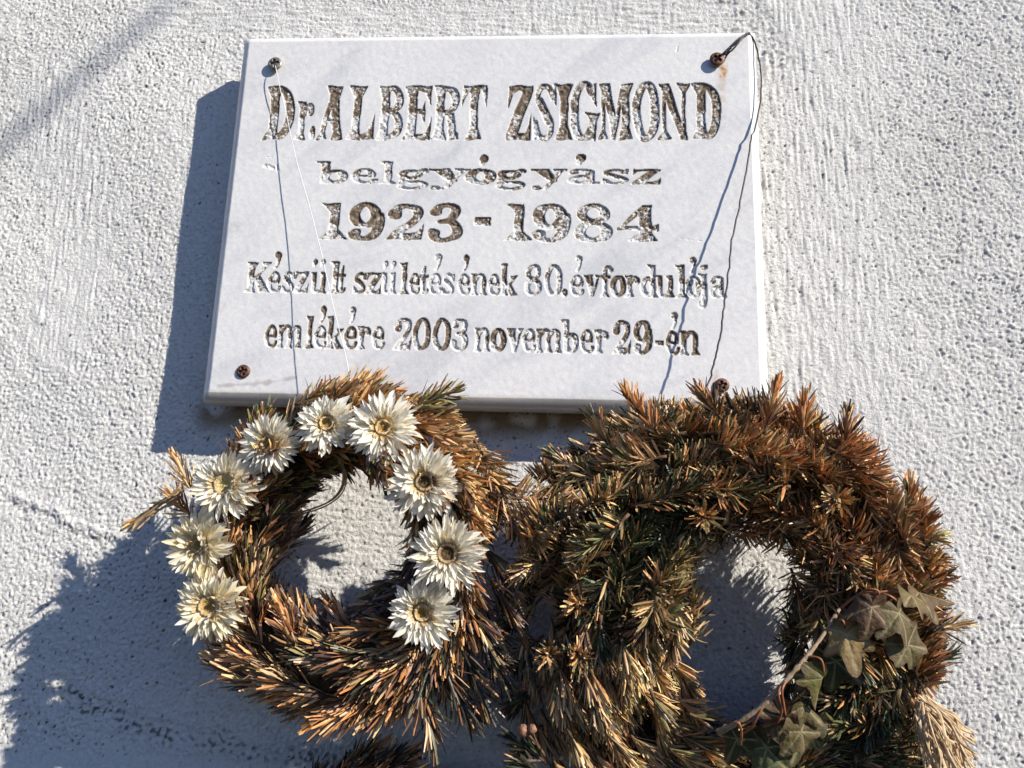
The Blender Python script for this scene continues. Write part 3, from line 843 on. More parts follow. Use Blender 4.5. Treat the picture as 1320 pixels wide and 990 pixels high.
def add_twig(parent, origin, p0, d0, length, n, nl, ang, rng, cols, bend, **kw):
    P_, V, F, T, CC = twig_arrays(p0, d0, length, n, nl, ang, rng, cols, bend, **kw)
    o0 = np.array(p0, float)
    r = np.linspace(.0011, .0005, len(P_))
    tw = tube('twig', P_ - o0, r, M['bark'], parent, 5)
    tw.location = o0 - origin
    nd = link('needles', np_mesh('needles', V - o0, [F, T], False, {'tint': CC}), M['needle'], tw)
    nd['kind'] = 'stuff'
    return tw

def torus_core(name, c, R, r, tilt, mat, parent, seed):
    N, K = 90, 14
    rng = np.random.default_rng(seed)
    th = np.linspace(0, 2 * math.pi, N, endpoint=False)[:, None]; ph = np.linspace(0, 2 * math.pi, K, endpoint=False)[None]
    rr = r * (1 + .10 * rng.standard_normal((N, K)))
    if R > .08: R = .0765 / (np.abs(np.cos(th)) ** 3.4 + np.abs(np.sin(th) / 1.22) ** 3.4) ** (1 / 3.4)
    x = (R + rr * np.cos(ph)) * np.cos(th); z = (R + rr * np.cos(ph)) * np.sin(th); y = -rr * np.sin(ph) + tilt[0] * z + tilt[1] * x
    V = np.stack([x, y, z], -1).reshape(-1, 3)
    F = []
    for i in range(N):
        for k in range(K):
            a, b = i * K + k, i * K + (k + 1) % K; i2 = (i + 1) % N
            F.append((a, b, i2 * K + (k + 1) % K, i2 * K + k))
    return link(name, np_mesh(name, V, [F]), mat, parent)

def ring_frame(C, R, tilt, th, ph):
    rad = np.array([math.cos(th), tilt[0] * math.sin(th) + tilt[1] * math.cos(th), math.sin(th)])
    r_ = R
    if R > .08:     # the large wreath is a rounded square
        p = 3.4
        r_ = .0765 / (abs(math.cos(th)) ** p + abs(math.sin(th) / 1.22) ** p) ** (1 / p)
    c = C + r_ * rad
    N = math.cos(ph) * rad + math.sin(ph) * np.array([0, -1., 0])
    T = np.array([math.sin(th), tilt[1] * math.sin(th) - tilt[0] * math.cos(th), -math.cos(th)])
    return c, N, T

def lerp_cols(th, zones):
    """zones: (degrees, {colour: weight}) round the ring; blended between neighbours"""
    d = math.degrees(th) % 360
    zs = sorted(zones, key=lambda z: z[0])
    zs = [(zs[-1][0] - 360, zs[-1][1])] + zs + [(zs[0][0] + 360, zs[0][1])]
    for (a, A), (b, B) in zip(zs, zs[1:]):
        if a <= d <= b:
            t = (d - a) / (b - a)
            return [x * (1 - t) + y * t for x, y in zip(A, B)]
PAL = [GOLD, TAN, ORANGE, RUSSET, OLIVE, GREEN, DARK, PURPLE]

def lean1(th, ph, rng):
    d = math.degrees(th) % 360
    if 30 < d < 150: return .75, (.85 if math.cos(ph) > 0 else .2)
    if 150 <= d < 200: return .85, .55
    return .85, .42

FLOWERS = [(348, 572), (422, 547), (494, 552), (291, 625), (547, 622), (258, 704), (271, 781), (577, 714), (545, 789)]
def wreath(C, R, rt, tilt, label, nt_, zones, seed, nl=.019, lean=(.8, .5), length=.040, nn=78, ang=42, th_range=None, lean_fn=None, wide=.0021, deep=(.30, .46)):
    rng = np.random.default_rng(seed)
    root = empty('fir_wreath', tuple(C), label, 'wreath', 'fir wreaths hanging below the plaque')
    torus_core('straw_ring', C, R, rt * .46, tilt, M['straw_base'], root, seed)
    C = np.array(C); rt0 = rt
    for i in range(nt_):
        th = 2 * math.pi * (i + rng.uniform(-.4, .4)) / nt_ * 1.0
        if th_range: th = math.radians(rng.uniform(*th_range))
        ph = rng.uniform(-.5, math.pi + .5)
        if i % ((2 if (math.cos(th) > 0 or math.sin(th) > .6) else 3) if seed == 22 or math.cos(th) < .35 else 9) == 0 or (seed == 11 and math.cos(th) < .3 and i % 3 == 1): back = True
        else: back = False
        if seed == 11 and not 140 < math.degrees(th) % 360 < 290: back = False
        if back: ph = rng.uniform(-1.7, math.pi + 1.7)
        dg = math.degrees(th) % 360
        if lean_fn is lean1 and 50 < dg < 130 and math.cos(ph) < -.3 and rng.random() < .6: continue
        if dg > 180 and seed == 22: ang_ = 34
        else: ang_ = ang
        rt = rt0 * (1.45 if 130 < dg < 250 else 1.0) if seed == 22 else rt0 * (1.16 if seed == 11 and 180 < dg < 300 else 1.)
        c, N, T = ring_frame(C, R, tilt, th, ph)
        tl, nl_ = lean_fn(th, ph, rng) if lean_fn else lean
        d = T * tl + N * nl_ + rng.normal(0, .20 if seed == 11 else .13, 3)
        ln = length * rng.uniform(.75, 1.2)
        # bend back along the ring
        c2, N2, T2 = ring_frame(C, R, tilt, th - ln / R, ph)
        bend = (T2 * np.sign(tl) - N * (1.3 if seed == 22 else .35)) * .7
        if seed == 11 and math.sin(ph) > .3:
            q = CAM_R.T @ (c + N * rt + T * ln * .5 - CAM_P); q = (660 + 1000 * q[0] / -q[2], 495 - 1000 * q[1] / -q[2])
            if min(math.hypot(q[0] - f[0], q[1] - f[1]) for f in FLOWERS) < 28: continue
        b = c + N * rt * rng.uniform(*deep) - T * ln * .4 * np.sign(tl)
        out = np.array([math.cos(th), 0, math.sin(th)])
        if seed == 22:
            comb = (.55 * N + .45 * out) if dg < 175 or dg > 300 else (.35 * N - .85 * T + .1 * rng.normal(0, 1, 3))
        else:
            comb = .30 * T + .36 * N + rng.normal(0, .13, 3) * (1 if math.cos(ph) > -.2 else .3)
        hw = FACE + .004 if b[2] > at(500, 522, FACE)[2] else .004
        if b[1] > -hw: b[1] = -hw
        if (b + d / np.linalg.norm(d) * ln)[1] > -hw - .006: d[1] = min(d[1], 0) - .05
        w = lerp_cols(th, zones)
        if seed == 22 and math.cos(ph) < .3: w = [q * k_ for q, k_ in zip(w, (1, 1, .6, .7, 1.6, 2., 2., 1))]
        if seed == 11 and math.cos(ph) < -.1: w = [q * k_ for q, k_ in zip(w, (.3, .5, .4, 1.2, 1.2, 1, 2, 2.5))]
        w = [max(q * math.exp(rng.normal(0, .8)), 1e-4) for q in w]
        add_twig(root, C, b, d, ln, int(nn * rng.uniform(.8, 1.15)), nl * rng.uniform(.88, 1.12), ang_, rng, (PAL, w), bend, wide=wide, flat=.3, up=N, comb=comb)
    return root, C, rng

def pos(px, py, h): return at(px, py, h)

#                gold tan oran russ oliv gree dark purp
Z1 = [(0,   [1, 2, .6, 1, .6, .4, 2, 3]), (45,  [6, 3, 2.5, 1, 1, .2, .1, .1]), (90,  [4, 3, 4, 1, 3, .8, .2, .2]), (130, [2, 3, 2, 1, 3, 2.5, 1, .4]),
      (180, [1.5, 3, 3, 1.5, 1, .5, 1.5, 2]), (225, [3, 5, 6, 1.5, .2, .0, .3, 1.2]), (265, [3, 4, 7, 2.5, .3, .0, .4, 1.5]), (300, [1, 3, 2, 2.5, 1, .3, 1.5, 3]), (330, [.5, 1.5, 1, 2, .5, .3, 2, 4])]
W1C = pos(440, 710, .072)
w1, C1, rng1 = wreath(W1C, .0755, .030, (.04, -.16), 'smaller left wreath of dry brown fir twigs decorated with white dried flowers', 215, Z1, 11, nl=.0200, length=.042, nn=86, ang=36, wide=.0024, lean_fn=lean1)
TILT = {}
def lift(root, C, p):
    """heights above were read for an upright wreath; follow its lean"""
    t = TILT[root.name]; w = pos(*p)
    return (p[0], p[1], max(p[2] + t[2] - t[0] * (w[2] - C[2]) - t[1] * (w[0] - C[0]), .012))
TILT[w1.name] = (.04, -.16, -.002)
def extra(root, C, rng, p, q, ln, n, nl, ang, w, bend=(0, 0, 0), **kw):
    """a single twig that sticks out, from photo point p towards q"""
    p, q = lift(root, C, p), lift(root, C, q)
    a, b = pos(*p), pos(*q)
    return add_twig(root, C, a, b - a, ln or float(np.linalg.norm(b - a)), n, nl, ang, rng, (PAL, w), np.array(bend, float), wide=.0019, **kw)
gold = [6, 3, 1.5, .3, 1.5, .2, 0, 0]
extra(w1, C1, rng1, (610, 565, .078), (678, 660, .075), None, 110, .018, 42, gold, (0, 0, -.3), flat=.8, up=(0, -1, 0))
extra(w1, C1, rng1, (640, 640, .080), (742, 652, .078), None, 95, .019, 55, gold, (0, 0, .1), flat=.8, up=(0, -1, 0))
extra(w1, C1, rng1, (625, 630, .075), (690, 700, .075), None, 80, .018, 45, gold, flat=.8, up=(0, -1, 0))
extra(w1, C1, rng1, (250, 640, .085), (232, 598, .085), None, 46, .017, 22, [3, 3, 4, .5, 2, .5, 0, 0])

extra(w1, C1, rng1, (250, 668, .085), (222, 640, .085), None, 40, .016, 35, [1, 2, 5, 2, 0, 0, 0, 0])
extra(w1, C1, rng1, (530, 528, .092), (578, 500, .090), None, 60, .017, 34, [2, 2, 1, 0, 5, 3, 0, 0], (0, 0, -.2))
extra(w1, C1, rng1, (380, 522, .09), (430, 496, .09), None, 60, .017, 40, [5, 3, 4, .5, 3, 0, 0, 0], (0, 0, -.1))
for p, q in (((598, 770, .085), (640, 838, .08)), ((606, 800, .08), (655, 862, .072)), ((590, 830, .08), (632, 900, .075)), ((570, 850, .085), (600, 930, .08)), ((622, 700, .08), (668, 762, .07)),
             ((626, 740, .075), (672, 800, .065)), ((540, 880, .085), (560, 945, .08)), ((615, 760, .07), (650, 830, .06)), ((560, 870, .07), (612, 905, .065))):
    extra(w1, C1, rng1, p, q, None, 66, .021, 26, [.3, .8, .6, 2, .6, .6, 4, 6], (0, 0, -.3))
# golden straw stalk that sticks out to the left
for k in range(5):
    a = [pos(236 - k * 3, 625 + 6 * k, .080), pos(205, 650 + 2 * k, .078), pos(180, 668 + 2 * k, .077), pos(157 + 5 * k, 686 - k, .076 + .001 * k)]
    o = tube('grass_stalk', smooth_path([q + rng1.normal(0, .0010, 3) for q in a], 5) - C1, np.linspace(.0009, .0005, 16), M['raffia'], w1, 5)
extra(w1, C1, rng1, (228, 632, .080), (170, 678, .077), None, 40, .012, 12, [6, 4, 1, 0, 1, 0, 0, 0])

#                gold tan oran russ oliv gree dark purp
Z2 = [(0,   [1.5, 2, 2, 2.5, 2, 1, 1, .6]), (40,  [1.4, 2.5, 5, 3.5, 1, .6, 1.2, .4]), (70,  [2, 3, 6, 3.5, 1.2, .8, 1.5, .4]), (100, [4, 4, 5, 1.5, 2.2, 2, 1.8, .3]),
      (135, [3, 3.5, 2, .8, 3.5, 4, 3, .3]), (180, [4.5, 4, 1.5, .6, 2.5, 3, 2.5, .3]), (215, [7, 5, 2, .5, 1, .4, .6, .3]), (250, [7, 5, 2.5, .6, 1, .4, .6, .3]), (300, [.6, 1.2, .5, .6, 3, 5, 3, .5]), (335, [1, 1.5, .8, 1, 4, 5, 3, .3])]
def lean2(th, ph, rng):
    d = math.degrees(th) % 360
    s = rng.choice([-1, 1])
    if d < 60 or d > 320: return s * .8, .15
    if d < 125: return s * .8, .2
    if d < 180: return s * .8, .15
    return rng.normal(-.9, .12), .15
W2C = pos(942, 812, .062)
w2, C2, rng2 = wreath(W2C, .0850, .047, (-.16, .0), 'larger right wreath of dry fir twigs with an ivy sprig, hung on the dark wire', 600, Z2, 22, nl=.0150, length=.034, nn=98, ang=54, lean_fn=lean2, wide=.0017, deep=(.35, .85))
TILT[w2.name] = (-.16, .0, -.017)
rus = [1, 2, 5, 4, 1, .3, .2, .2]
grn = [1.5, 2, .6, .4, 4, 4, 2, 0]
for p, q, w, n in (((850, 560, .115), (806, 512, .112), [4, 2, 5, 1, 1, .3, 0, 0], 70), ((800, 590, .10), (760, 546, .10), [3, 2, 2, 1, 4, 3, 0, 0], 60), ((770, 620, .10), (716, 588, .098), [2, 3, 1, 1, 4, 3, 1, 0], 70),
                  ((760, 650, .10), (700, 640, .095), grn, 70), ((985, 560, .115), (1002, 505, .11), rus, 70), ((1035, 560, .11), (1036, 515, .105), rus, 50), ((1085, 590, .11), (1098, 540, .105), rus, 70),
                  ((1175, 700, .10), (1184, 625, .095), [3, 2, 3, 1, 3, 1, 0, 0], 70), ((1170, 690, .10), (1208, 690, .09), [3, 3, 1, 0, 4, 2, 0, 0], 60), ((930, 540, .115), (905, 510, .11), rus, 60),
                  ((700, 720, .10), (668, 740, .10), [5, 4, 2, 0, 2, 1, 0, 0], 60), ((720, 700, .11), (690, 660, .11), gold, 60), ((1190, 820, .095), (1225, 800, .09), [3, 3, 1, 1, 2, 2, 0, 0], 50),
                  ((1150, 880, .09), (1222, 850, .085), grn, 70), ((870, 900, .10), (915, 925, .095), gold, 60), ((850, 960, .10), (912, 985, .095), gold, 60), ((1120, 900, .10), (1060, 905, .11), grn, 60),
                  ((1160, 930, .10), (1060, 930, .115), grn, 80), ((1150, 970, .10), (1060, 985, .105), grn, 70)):
    extra(w2, C2, rng2, p, q, None, n, .0155, 42, w, comb=np.array([.1, -.15, .55]) if q[1] < 560 else None)
for p, q in (((700, 770, .07), (655, 810, .065)), ((700, 820, .07), (650, 858, .06)), ((705, 880, .07), (660, 915, .06)), ((715, 700, .08), (665, 735, .07)), ((720, 930, .07), (672, 965, .06)), ((700, 650, .09), (665, 690, .08))):
    extra(w2, C2, rng2, p, q, None, 76, .0155, 44, [.6, 1, .4, .4, 2, 4, 4, .6])
for p in ((706, 838), (738, 845), (900, 660), (745, 775), (1075, 640)):
    q = (p[0] + rng2.uniform(-8, 8), p[1] + rng2.uniform(-8, 8), .145)
    extra(w2, C2, rng2, (p[0] + 8, p[1] + 4, .110), q, .026, 66, .014, 36, [3, 5, 3, 1, 1.5, .8, .4, 0])

#                gold tan oran russ oliv gree dark purp
Z3 = [(90, [.5, 1, 1.5, 3, .5, .4, 3, 4]), (270, [.5, 1, 1.5, 3, .5, .4, 3, 4])]
w3, C3, rng3 = wreath(pos(500, 1196, .045), .075, .028, (0., 0.), 'tips of a third dark brown wreath just showing at the bottom edge of the picture', 46, Z3, 33, nl=.018, length=.036, nn=60, ang=36, th_range=(40, 140))

# ================================================================== dried flowers
def petal_mesh(seed, length, width, curl, cup, name='petal'):
    r = random.Random(seed)
    K, J = 7, 5
    V, A, F = [], [], []
    lean = r.uniform(-.12, .12)
    for i in range(K):
        t = i / (K - 1)
        w = width * .5 * (.42 + 1.0 * math.sin(math.pi * min(1, t ** .9 * .80)) * .62) * (1 - max(0, t - .72) ** 1.5 * 5.2)
        w = max(w, width * .03)
        a = curl * t * t
        y = length * t * (1 - .10 * abs(a)); z = length * (.5 * a * t)
        for j in range(J):
            s = j / (J - 1) * 2 - 1
            V.append((s * w + lean * length * t * t, y - abs(s) * .0006 * (t > .9), z + cup * w * (s * s) + r.uniform(-.00010, .00010)))
            A.append(t)
    for i in range(K - 1):
        for j in range(J - 1):
            a = i * J + j
            F.append((a, a + 1, a + J + 1, a + J))
    V = np.array(V)
    return np_mesh(name, V, [F], True, {'along': A})
LAYERS = [  # count, radius of attachment, elevation, length, width
    (38, .0050, 1, .0178, .0031), (38, .0054, 12, .0166, .0030), (34, .0058, 27, .0136, .0029), (26, .0060, 50, .0090, .0026)]
def petal_set(mat):
    out = []
    for li, (n, rb, el, L, w) in enumerate(LAYERS):
        out.append([petal_mesh(li * 10 + v, L, w * (.9 + .1 * v), (.30, .15, -.05, -.25, .5)[v % 5] - .1 * li, .55 + .1 * v) for v in range(4)])
    for v in range(4):
        out.append
    return out
PM = petal_set(None)
BR = [petal_mesh(90 + v, .0058, .0022, -.9, .5, 'inner_bract') for v in range(3)]
for s in PM:
    for me in s: me.materials.append(M['petal'])
for me in BR: me.materials.append(M['petal_tan'])

def disc_mesh(seed, R):
    """hollow woolly flower centre: a dished disc with a raised ragged rim"""
    rng = np.random.default_rng(seed)
    K, N = 9, 30
    V, F, T = [(0, 0, .0004)], [], []; A_ = [0.]
    for i in range(1, K + 1):
        t = i / K
        z = .0004 + .0022 * sst(t, .35, .85) - .004 * sst(t, .88, 1.05)
        for k in range(N):
            a = 2 * math.pi * k / N
            rr = R * t * (1 + .03 * rng.standard_normal())
            V.append((rr * math.cos(a), rr * math.sin(a), z + .00028 * rng.standard_normal() * (1 + t))); A_.append(t)
    for k in range(N): T.append((0, 1 + k, 1 + (k + 1) % N))
    for i in range(K - 1):
        for k in range(N):
            a, b = 1 + i * N + k, 1 + i * N + (k + 1) % N
            F.append((a, a + N, b + N, b))
    return np_mesh('flower_centre', V, [F, T], True, {'rad': A_})

def flower(px, py, h, Rpx, tilt, label, seed, mat='petal', disc='disc', dR=.0058, flip=0., skip=0.):
    """tilt = (x, z) lean of the face away from the wall's normal"""
    r = random.Random(seed)
    h = lift(w1, C1, (px, py, h))[2] + .003
    c = at(px, py, h)
    root = empty('dried_flower', tuple(c), label, 'flower', 'white dried flowers on the left wreath')
    ax = unit(np.array([tilt[0], -1., tilt[1]]))
    xa = unit(np.cross(ax, [0, 0, 1.])); ya = np.cross(ax, xa)
    B = Matrix([[xa[i], ya[i], ax[i]] for i in range(3)]).to_4x4()
    root.rotation_euler = B.to_euler()
    sc = Rpx / 45.
    root.scale = (1, 1, 1)
    wsc, lsc, lift_ = r.uniform(.95, 1.28), r.uniform(.94, 1.06), r.gauss(0, 6)
    for li, (n, rb, el, L, w) in enumerate(LAYERS):
        lob = r.uniform(0, 6)
        for k in range(n):
            if r.random() < skip: continue
            a = 2 * math.pi * (k + r.uniform(-.35, .35) + .5 * (li % 2)) / n
            e = math.radians(el + flip + lift_ + r.gauss(0, 11) + 9 * math.sin(a + lob))
            o = bpy.data.objects.new('petal', PM[li][r.randrange(4)])
            COL.objects.link(o); o.parent = root
            q = sc * r.uniform(.84, 1.12) * (1.12 if r.random() < .15 else 1)
            o.matrix_local = Matrix.Translation((0, 0, -.0016 + .0009 * li)) @ Matrix.Rotation(a - math.pi / 2, 4, 'Z') @ Matrix.Translation((0, rb * sc, 0)) \
                @ Matrix.Rotation(e, 4, 'X') @ Matrix.Rotation(r.gauss(0, .38), 4, 'Y') @ Matrix.Diagonal((q * wsc * r.uniform(.8, 1.15), q * lsc, q, 1))
            if mat != 'petal' and r.random() < .85:
                o.material_slots[0].link = 'OBJECT'; o.material_slots[0].material = M[mat]
    for k in range(26):
        a = 2 * math.pi * (k + r.uniform(-.3, .3)) / 26
        o = bpy.data.objects.new('inner_bract', BR[r.randrange(3)])
        COL.objects.link(o); o.parent = root
        o.matrix_local = Matrix.Translation((0, 0, .0014)) @ Matrix.Rotation(a - math.pi / 2, 4, 'Z') @ Matrix.Translation((0, dR * sc * 1.08, 0)) \
            @ Matrix.Rotation(math.radians(78 + r.gauss(0, 14)), 4, 'X') @ Matrix.Scale(sc * r.uniform(.7, 1.05), 4)
    d = link('flower_centre', disc_mesh(seed, dR * sc), M[disc], root)
    d.location = (0, 0, .0008)
    return root
H = .109
flower(348, 572, H, 39, (-.15, -.05), 'white shaggy dried flower just below the plaque corner, left of the smallest flower', 1, dR=.0062)
flower(422, 547, H, 37, (.05, .12), 'smallest white dried flower near the top, between two larger ones', 2, dR=.0060)
flower(494, 552, H, 46, (.1, .1), 'large white dried flower with thin pointed petals at the top of the left wreath', 3, dR=.0050)
flower(291, 625, H, 47, (-.1, .1), 'wide white dried flower with a pale yellow hollow centre on the upper left', 4, dR=.0070, disc='disc_yellow')
flower(547, 622, H, 45, (.15, .05), 'cream dried flower with dark hollow centre on the upper right of its wreath', 5, disc='disc_brown', dR=.0058)
flower(258, 704, H - .004, 45, (-.28, .05), 'cream dried flower turned to the left at the far left of the wreath', 6, mat='petal_cream', dR=.0046, flip=14)
flower(271, 781, H - .002, 46, (-.02, .02), 'cream dried flower with a tan woolly centre at the lower left of the wreath', 7, mat='petal_cream', dR=.0068)
flower(577, 714, H, 44, (.1, .1), 'dried flower whose dark brown centre is half covered by white bracts', 8, disc='disc_brown', dR=.0064, flip=8)
flower(545, 789, H - .002, 42, (.05, -.15), 'lowest white dried flower with narrow pointed petals at the lower right of the wreath', 9, dR=.0056, skip=.15)

# ================================================================== raffia loop in the hole of the left wreath
def strip(name, pts, w, th, mat, parent, origin, twist=0.):
    P_ = smooth_path(pts, 7)
    n = len(P_); V, F = [], []
    for i in range(n):
        t = unit(P_[min(i + 1, n - 1)] - P_[max(i - 1, 0)])
        s = unit(np.cross(t, [0, -1, .2])); u = np.cross(s, t)
        a = twist * i / n
        s, u = s * math.cos(a) + u * math.sin(a), u * math.cos(a) - s * math.sin(a)
        ww = w * (1 if np.isscalar(w) else 1)
        for q in ((ww, 0), (0, th), (-ww, 0), (0, -th)): V.append(P_[i] + s * q[0] + u * q[1] - origin)
    for i in range(n - 1):
        for k in range(4):
            a, b = i * 4 + k, i * 4 + (k + 1) % 4
            F.append((a, b, b + 4, a + 4))
    F += [(3, 2, 1, 0), (n * 4 - 4, n * 4 - 3, n * 4 - 2, n * 4 - 1)]
    return link(name, np_mesh(name, V, [F], False), mat, parent)
rl = at(440, 600, .075)
rf = empty('raffia_loop', tuple(rl), 'curled strand of tan raffia in the hole of the left wreath', 'raffia')
strip('strand', [pos(*p) for p in ((438, 590, .08), (443, 608, .074), (441, 628, .068), (428, 644, .062), (405, 655, .060), (378, 661, .062), (350, 656, .068), (335, 640, .075))], .0011, .0006, M['raffia'], rf, rl, 3.)
strip('strand', [pos(*p) for p in ((436, 592, .084), (446, 612, .076), (442, 634, .070), (424, 650, .065), (398, 660, .063), (365, 666, .064), (340, 660, .07))], .0008, .0005, M['raffia'], rf, rl, -2.)

# ================================================================== ivy
def ivy_outline(a, r):
    """radius of a five lobed leaf seen from the stalk end, a measured from the tip direction"""
    a = abs((a + math.pi) % (2 * math.pi) - math.pi)
    v = 0
    for c, L, w in ((0, 1.0, .42), (.98, .84, .36), (2.0, .66, .42)):
        v = max(v, L * math.exp(-((a - c) / w) ** 2 * .55) )
    v = max(v, .60)
    if a > 2.75: v *= 1 - .75 * (a - 2.75) / (math.pi - 2.75)
    return v
def ivy_leaf(root, origin, base, tip, size, tint, seed, fold=.35, face=(0, -1, 0), droop=.2, curl=.25):
    """base and tip are world points; the leaf's upper side looks along face"""
    r = random.Random(seed)
    NR, NA = 7, 56
    sk = [r.uniform(.78, 1.18) for _ in range(5)]; tw = r.uniform(-.5, .5)
    V, C_, RB, F, T = [(0, 0, 0)], [tint], [1.], [], []; ED = [0.]
    p1, p2 = r.uniform(0, 6), r.uniform(0, 6)
    for i in range(1, NR + 1):
        t = i / NR
        for k in range(NA):
            a = 2 * math.pi * k / NA
            sa = (a + math.pi) % (2 * math.pi) - math.pi
            rr = ivy_outline(a, t) * t * (1 + .04 * math.sin(7 * a + p1)) * (1 + .16 * math.sin(sa + p2) + .10 * math.sin(2 * sa + p1))
            x, y = rr * math.sin(a), rr * math.cos(a)
            ang_ = abs((a + math.pi) % (2 * math.pi) - math.pi)
            dv = min(abs(ang_ - c) for c in (0, 1.02, 2.05)) * rr
            z = -fold * abs(x) ** 1.3 - droop * 1.8 * y * abs(y) + tw * x * y + curl * .6 * rr * rr * math.sin(2 * a + p2) + .16 * rr * math.sin(4 * a + p1) * t + .05 * min(dv, .12) / .12
            V.append((x, y, z)); f = r.uniform(.9, 1.1)
            C_.append(tuple(q * f * (1 - .25 * (t > .9)) for q in tint)); RB.append(1. if dv < .022 else 0.); ED.append(t)
    for k in range(NA): T.append((0, 1 + (k + 1) % NA, 1 + k))
    for i in range(NR - 1):
        for k in range(NA):
            a, b = 1 + i * NA + k, 1 + i * NA + (k + 1) % NA
            F.append((a, b, b + NA, a + NA))
    V = np.array(V); V[:, 1] += .12
    yd = unit(np.array(tip) - base); fz = unit(np.array(face, float)); xd = unit(np.cross(yd, fz)); zd = np.cross(xd, yd)
    V = (V[:, :1] * xd + V[:, 1:2] * yd + V[:, 2:] * zd) * size
    me = np_mesh('leaf', V, [F, T], True, {'tint': C_, 'rib': RB, 'edge': ED})
    o = link('leaf', me, M['leaf'], root)
    o.location = np.array(base) - origin
    return o
io = pos(1075, 800, .115)
iv = empty('ivy_sprig', tuple(io), 'dry ivy sprig with curled green and brown leaves on the larger wreath', 'ivy')
st_pts = [pos(*p) for p in ((1082, 785, .118), (1060, 820, .126), (1040, 846, .130), (1014, 876, .133), (985, 908, .132), (950, 932, .128), (925, 944, .122))]
SP = smooth_path(st_pts, 6)
rv = np.random.default_rng(4)
tube('stem', SP - io, np.linspace(.0010, .0017, len(SP)) * (1 + .14 * rv.standard_normal(len(SP))), M['vine'], iv, 8)
TANL, BRN, GRG, OLV, DKG = (.62, .44, .19), (.24, .14, .085), (.30, .24, .11), (.26, .24, .075), (.10, .13, .05)
leaves = [  # base px, tip px, h base, h tip, size, tint, fold, face, droop, curl
    ((1090, 812), (1104, 864), .128, .134, .0215, TANL, .12, (-.25, -1, .1), .25, .3),
    ((1124, 778), (1122, 828), .128, .132, .0200, BRN, .55, (.1, -1, .3), .35, .4),
    ((1156, 786), (1178, 826), .124, .128, .0200, GRG, .45, (.5, -1, .2), .25, .3),
    ((1168, 826), (1192, 880), .122, .118, .0235, GRG, .35, (.4, -1, .1), .15, .2),
    ((1170, 766), (1236, 790), .112, .112, .0215, (.34, .25, .10), .8, (.3, -.35, 1), .3, .5),
    ((1180, 762), (1245, 784), .106, .104, .0190, (.30, .19, .08), .7, (.2, -.3, 1), .2, .5),
    ((1062, 870), (1048, 912), .130, .128, .0170, OLV, 1.4, (1, -.5, 0), .1, .3),
    ((1078, 846), (1072, 900), .108, .106, .0260, DKG, .3, (-.2, -1, 0), .1, .2),
    ((1034, 908), (1064, 936), .128, .124, .0150, (.34, .28, .13), .9, (.2, -1, .7), .2, .3),
    ((1012, 922), (978, 954), .128, .126, .0185, BRN, .3, (-.1, -1, -.5), .3, .4),
    ((1030, 938), (1052, 990), .126, .122, .0235, GRG, .4, (.3, -1, .1), .2, .3),
    ((990, 958), (975, 1010), .120, .118, .0230, (.16, .20, .08), .3, (-.2, -1, .2), .1, .3),
    ((952, 948), (935, 985), .118, .112, .0190, (.09, .12, .045), .4, (-.2, -1, .3), .2, .3),
    ((1042, 930), (1018, 990), .114, .112, .0250, DKG, .3, (0, -1, .1), .1, .2),
    ((1000, 936), (1030, 925), .126, .130, .0120, (.28, .2, .08), .9, (.1, -.6, 1), .3, .6)]
LB = []
for i, (b, t, hb, htp, sz, tint, fo, fc, dr, cu) in enumerate(leaves):
    if b[0] > 1115: hb, htp = hb + .006, htp + .008
    B_, T_ = pos(*b, hb), pos(*t, htp)
    ivy_leaf(iv, io, B_, T_, sz * .82, tuple(q * .46 for q in tint), 50 + i, fo, fc, dr, cu)
    LB.append(B_)
def petiole(pts): tube('leaf_stalk', smooth_path([pos(*p) for p in pts], 6) - io, .0007, M['red'], iv, 5)
petiole(((1014, 876, .133), (1008, 890, .136), (1010, 908, .134), (1012, 922, .128)))
petiole(((1010, 880, .133), (1003, 894, .136), (1008, 915, .132), (1000, 936, .126)))
petiole(((985, 908, .132), (976, 924, .132), (968, 938, .126), (952, 948, .118)))
petiole(((944, 934, .128), (952, 932, .131), (956, 945, .126), (955, 960, .12)))
petiole(((1082, 785, .118), (1104, 768, .124), (1124, 764, .130), (1128, 770, .130), (1124, 778, .128)))
petiole(((1104, 768, .122), (1118, 760, .130), (1132, 762, .132), (1130, 775, .130)))
petiole(((1128, 764, .126), (1146, 768, .130), (1156, 776, .128), (1156, 786, .124)))
petiole(((1128, 764, .12), (1150, 762, .12), (1170, 766, .112)))
petiole(((1150, 786, .12), (1166, 800, .124), (1168, 826, .122)))
petiole(((1040, 846, .130), (1058, 850, .134), (1062, 870, .130)))
petiole(((1076, 800, .122), (1086, 800, .130), (1090, 812, .128)))

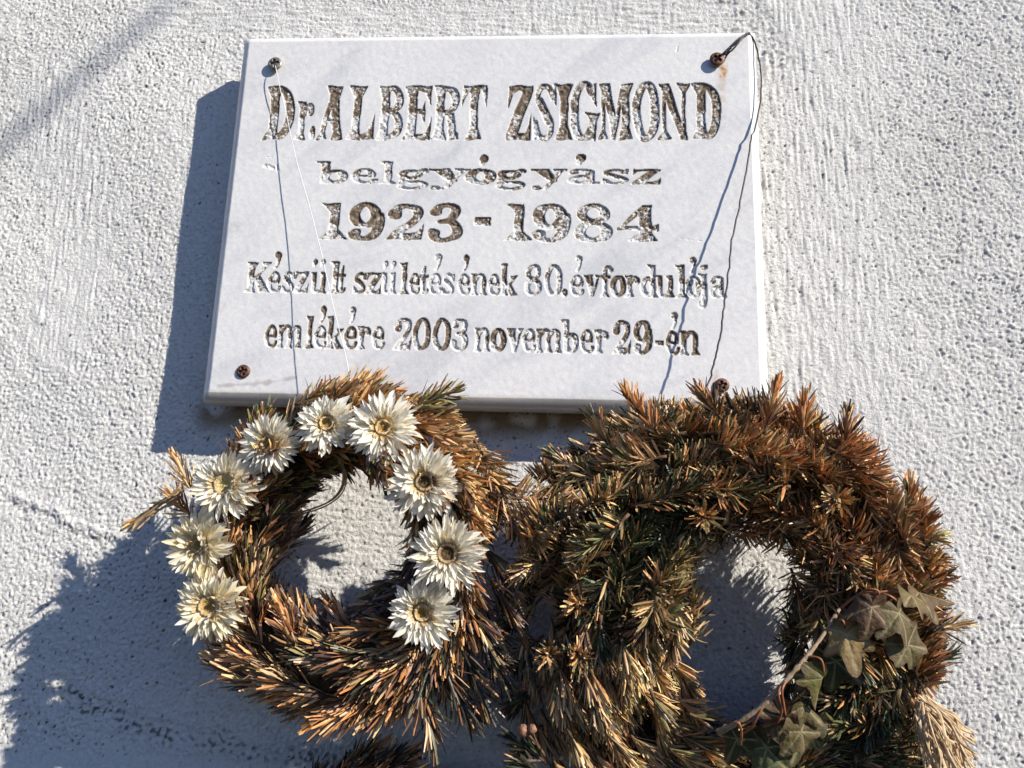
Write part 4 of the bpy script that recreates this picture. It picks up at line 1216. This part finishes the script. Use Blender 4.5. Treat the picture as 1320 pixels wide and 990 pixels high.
# ================================================================== dry grass plume, buds
po = pos(1195, 905, .10)
pl = empty('dry_grass_plume', tuple(po), 'pale straw coloured dry grass plume at the lower right of the larger wreath', 'dry grass')
rp = random.Random(9)
for k in range(150):
    a0 = pos(1188 + rp.gauss(0, 4), 905 + rp.gauss(0, 4), .10 + rp.gauss(0, .003))
    f = rp.uniform(-1, 1)
    e = pos(1228 + f * 32 + rp.gauss(0, 4), 975 + rp.uniform(-28, 55) - f * 10, .102 + rp.gauss(0, .011))
    m1 = a0 * .62 + e * .38 + np.array([rp.gauss(.0, .001) + f * .004, -.004 + rp.gauss(0, .002), rp.gauss(.001, .001)])
    m2 = a0 * .28 + e * .72 + np.array([rp.gauss(.0, .0012), -.003 + rp.gauss(0, .002), rp.gauss(0, .001)])
    strip('grass_blade', [a0, m1, m2, e], rp.uniform(.00035, .0009), .0003, M['straw'], pl, po, rp.uniform(-1.2, 1.2))
def blob(name, c, R, mat, parent, origin, seed):
    rng = np.random.default_rng(seed); N, K = 14, 9
    V, F = [], []
    for i in range(K):
        f = math.pi * (i + .02) / (K - .96)
        for k in range(N):
            a = 2 * math.pi * k / N; rr = R * (1 + .09 * rng.standard_normal())
            V.append((rr * math.sin(f) * math.cos(a), rr * math.sin(f) * math.sin(a), rr * 1.15 * math.cos(f)))
    for i in range(K - 1):
        for k in range(N):
            a, b = i * N + k, i * N + (k + 1) % N
            F.append((a, a + N, b + N, b))
    o = link(name, np_mesh(name, V, [F]), mat, parent); o.location = np.array(c) - origin
    return o
bo = pos(680, 955, .09)
bs = empty('bud_twig', tuple(bo), 'small twig with two round brown buds at the lower left of the larger wreath', 'twig')
blob('bud', pos(674, 942, .10), .0030, M['bud'], bs, bo, 1); blob('bud', pos(686, 940, .101), .0024, M['bud'], bs, bo, 2)
tube('twig_stem', smooth_path([pos(*p) for p in ((674, 943, .099), (684, 950, .098), (696, 965, .094), (712, 990, .088), (725, 1015, .08))], 5) - bo, .0009, M['bark'], bs, 5)
tube('twig_stem', smooth_path([pos(*p) for p in ((686, 940, .10), (689, 950, .098), (694, 962, .095))], 5) - bo, .0006, M['bark'], bs, 5)
rngb = np.random.default_rng(77)
for p, q in (((705, 985, .092), (664, 952, .094)), ((700, 1000, .09), (672, 985, .094))):
    a, b = pos(*p), pos(*q)
    add_twig(bs, bo, a, b - a, float(np.linalg.norm(b - a)), 34, .015, 30, rngb, (PAL, [.3, .6, .3, 0, 1.5, 3, 5, 1]), np.zeros(3), flat=.8, up=(0, -1, 0))
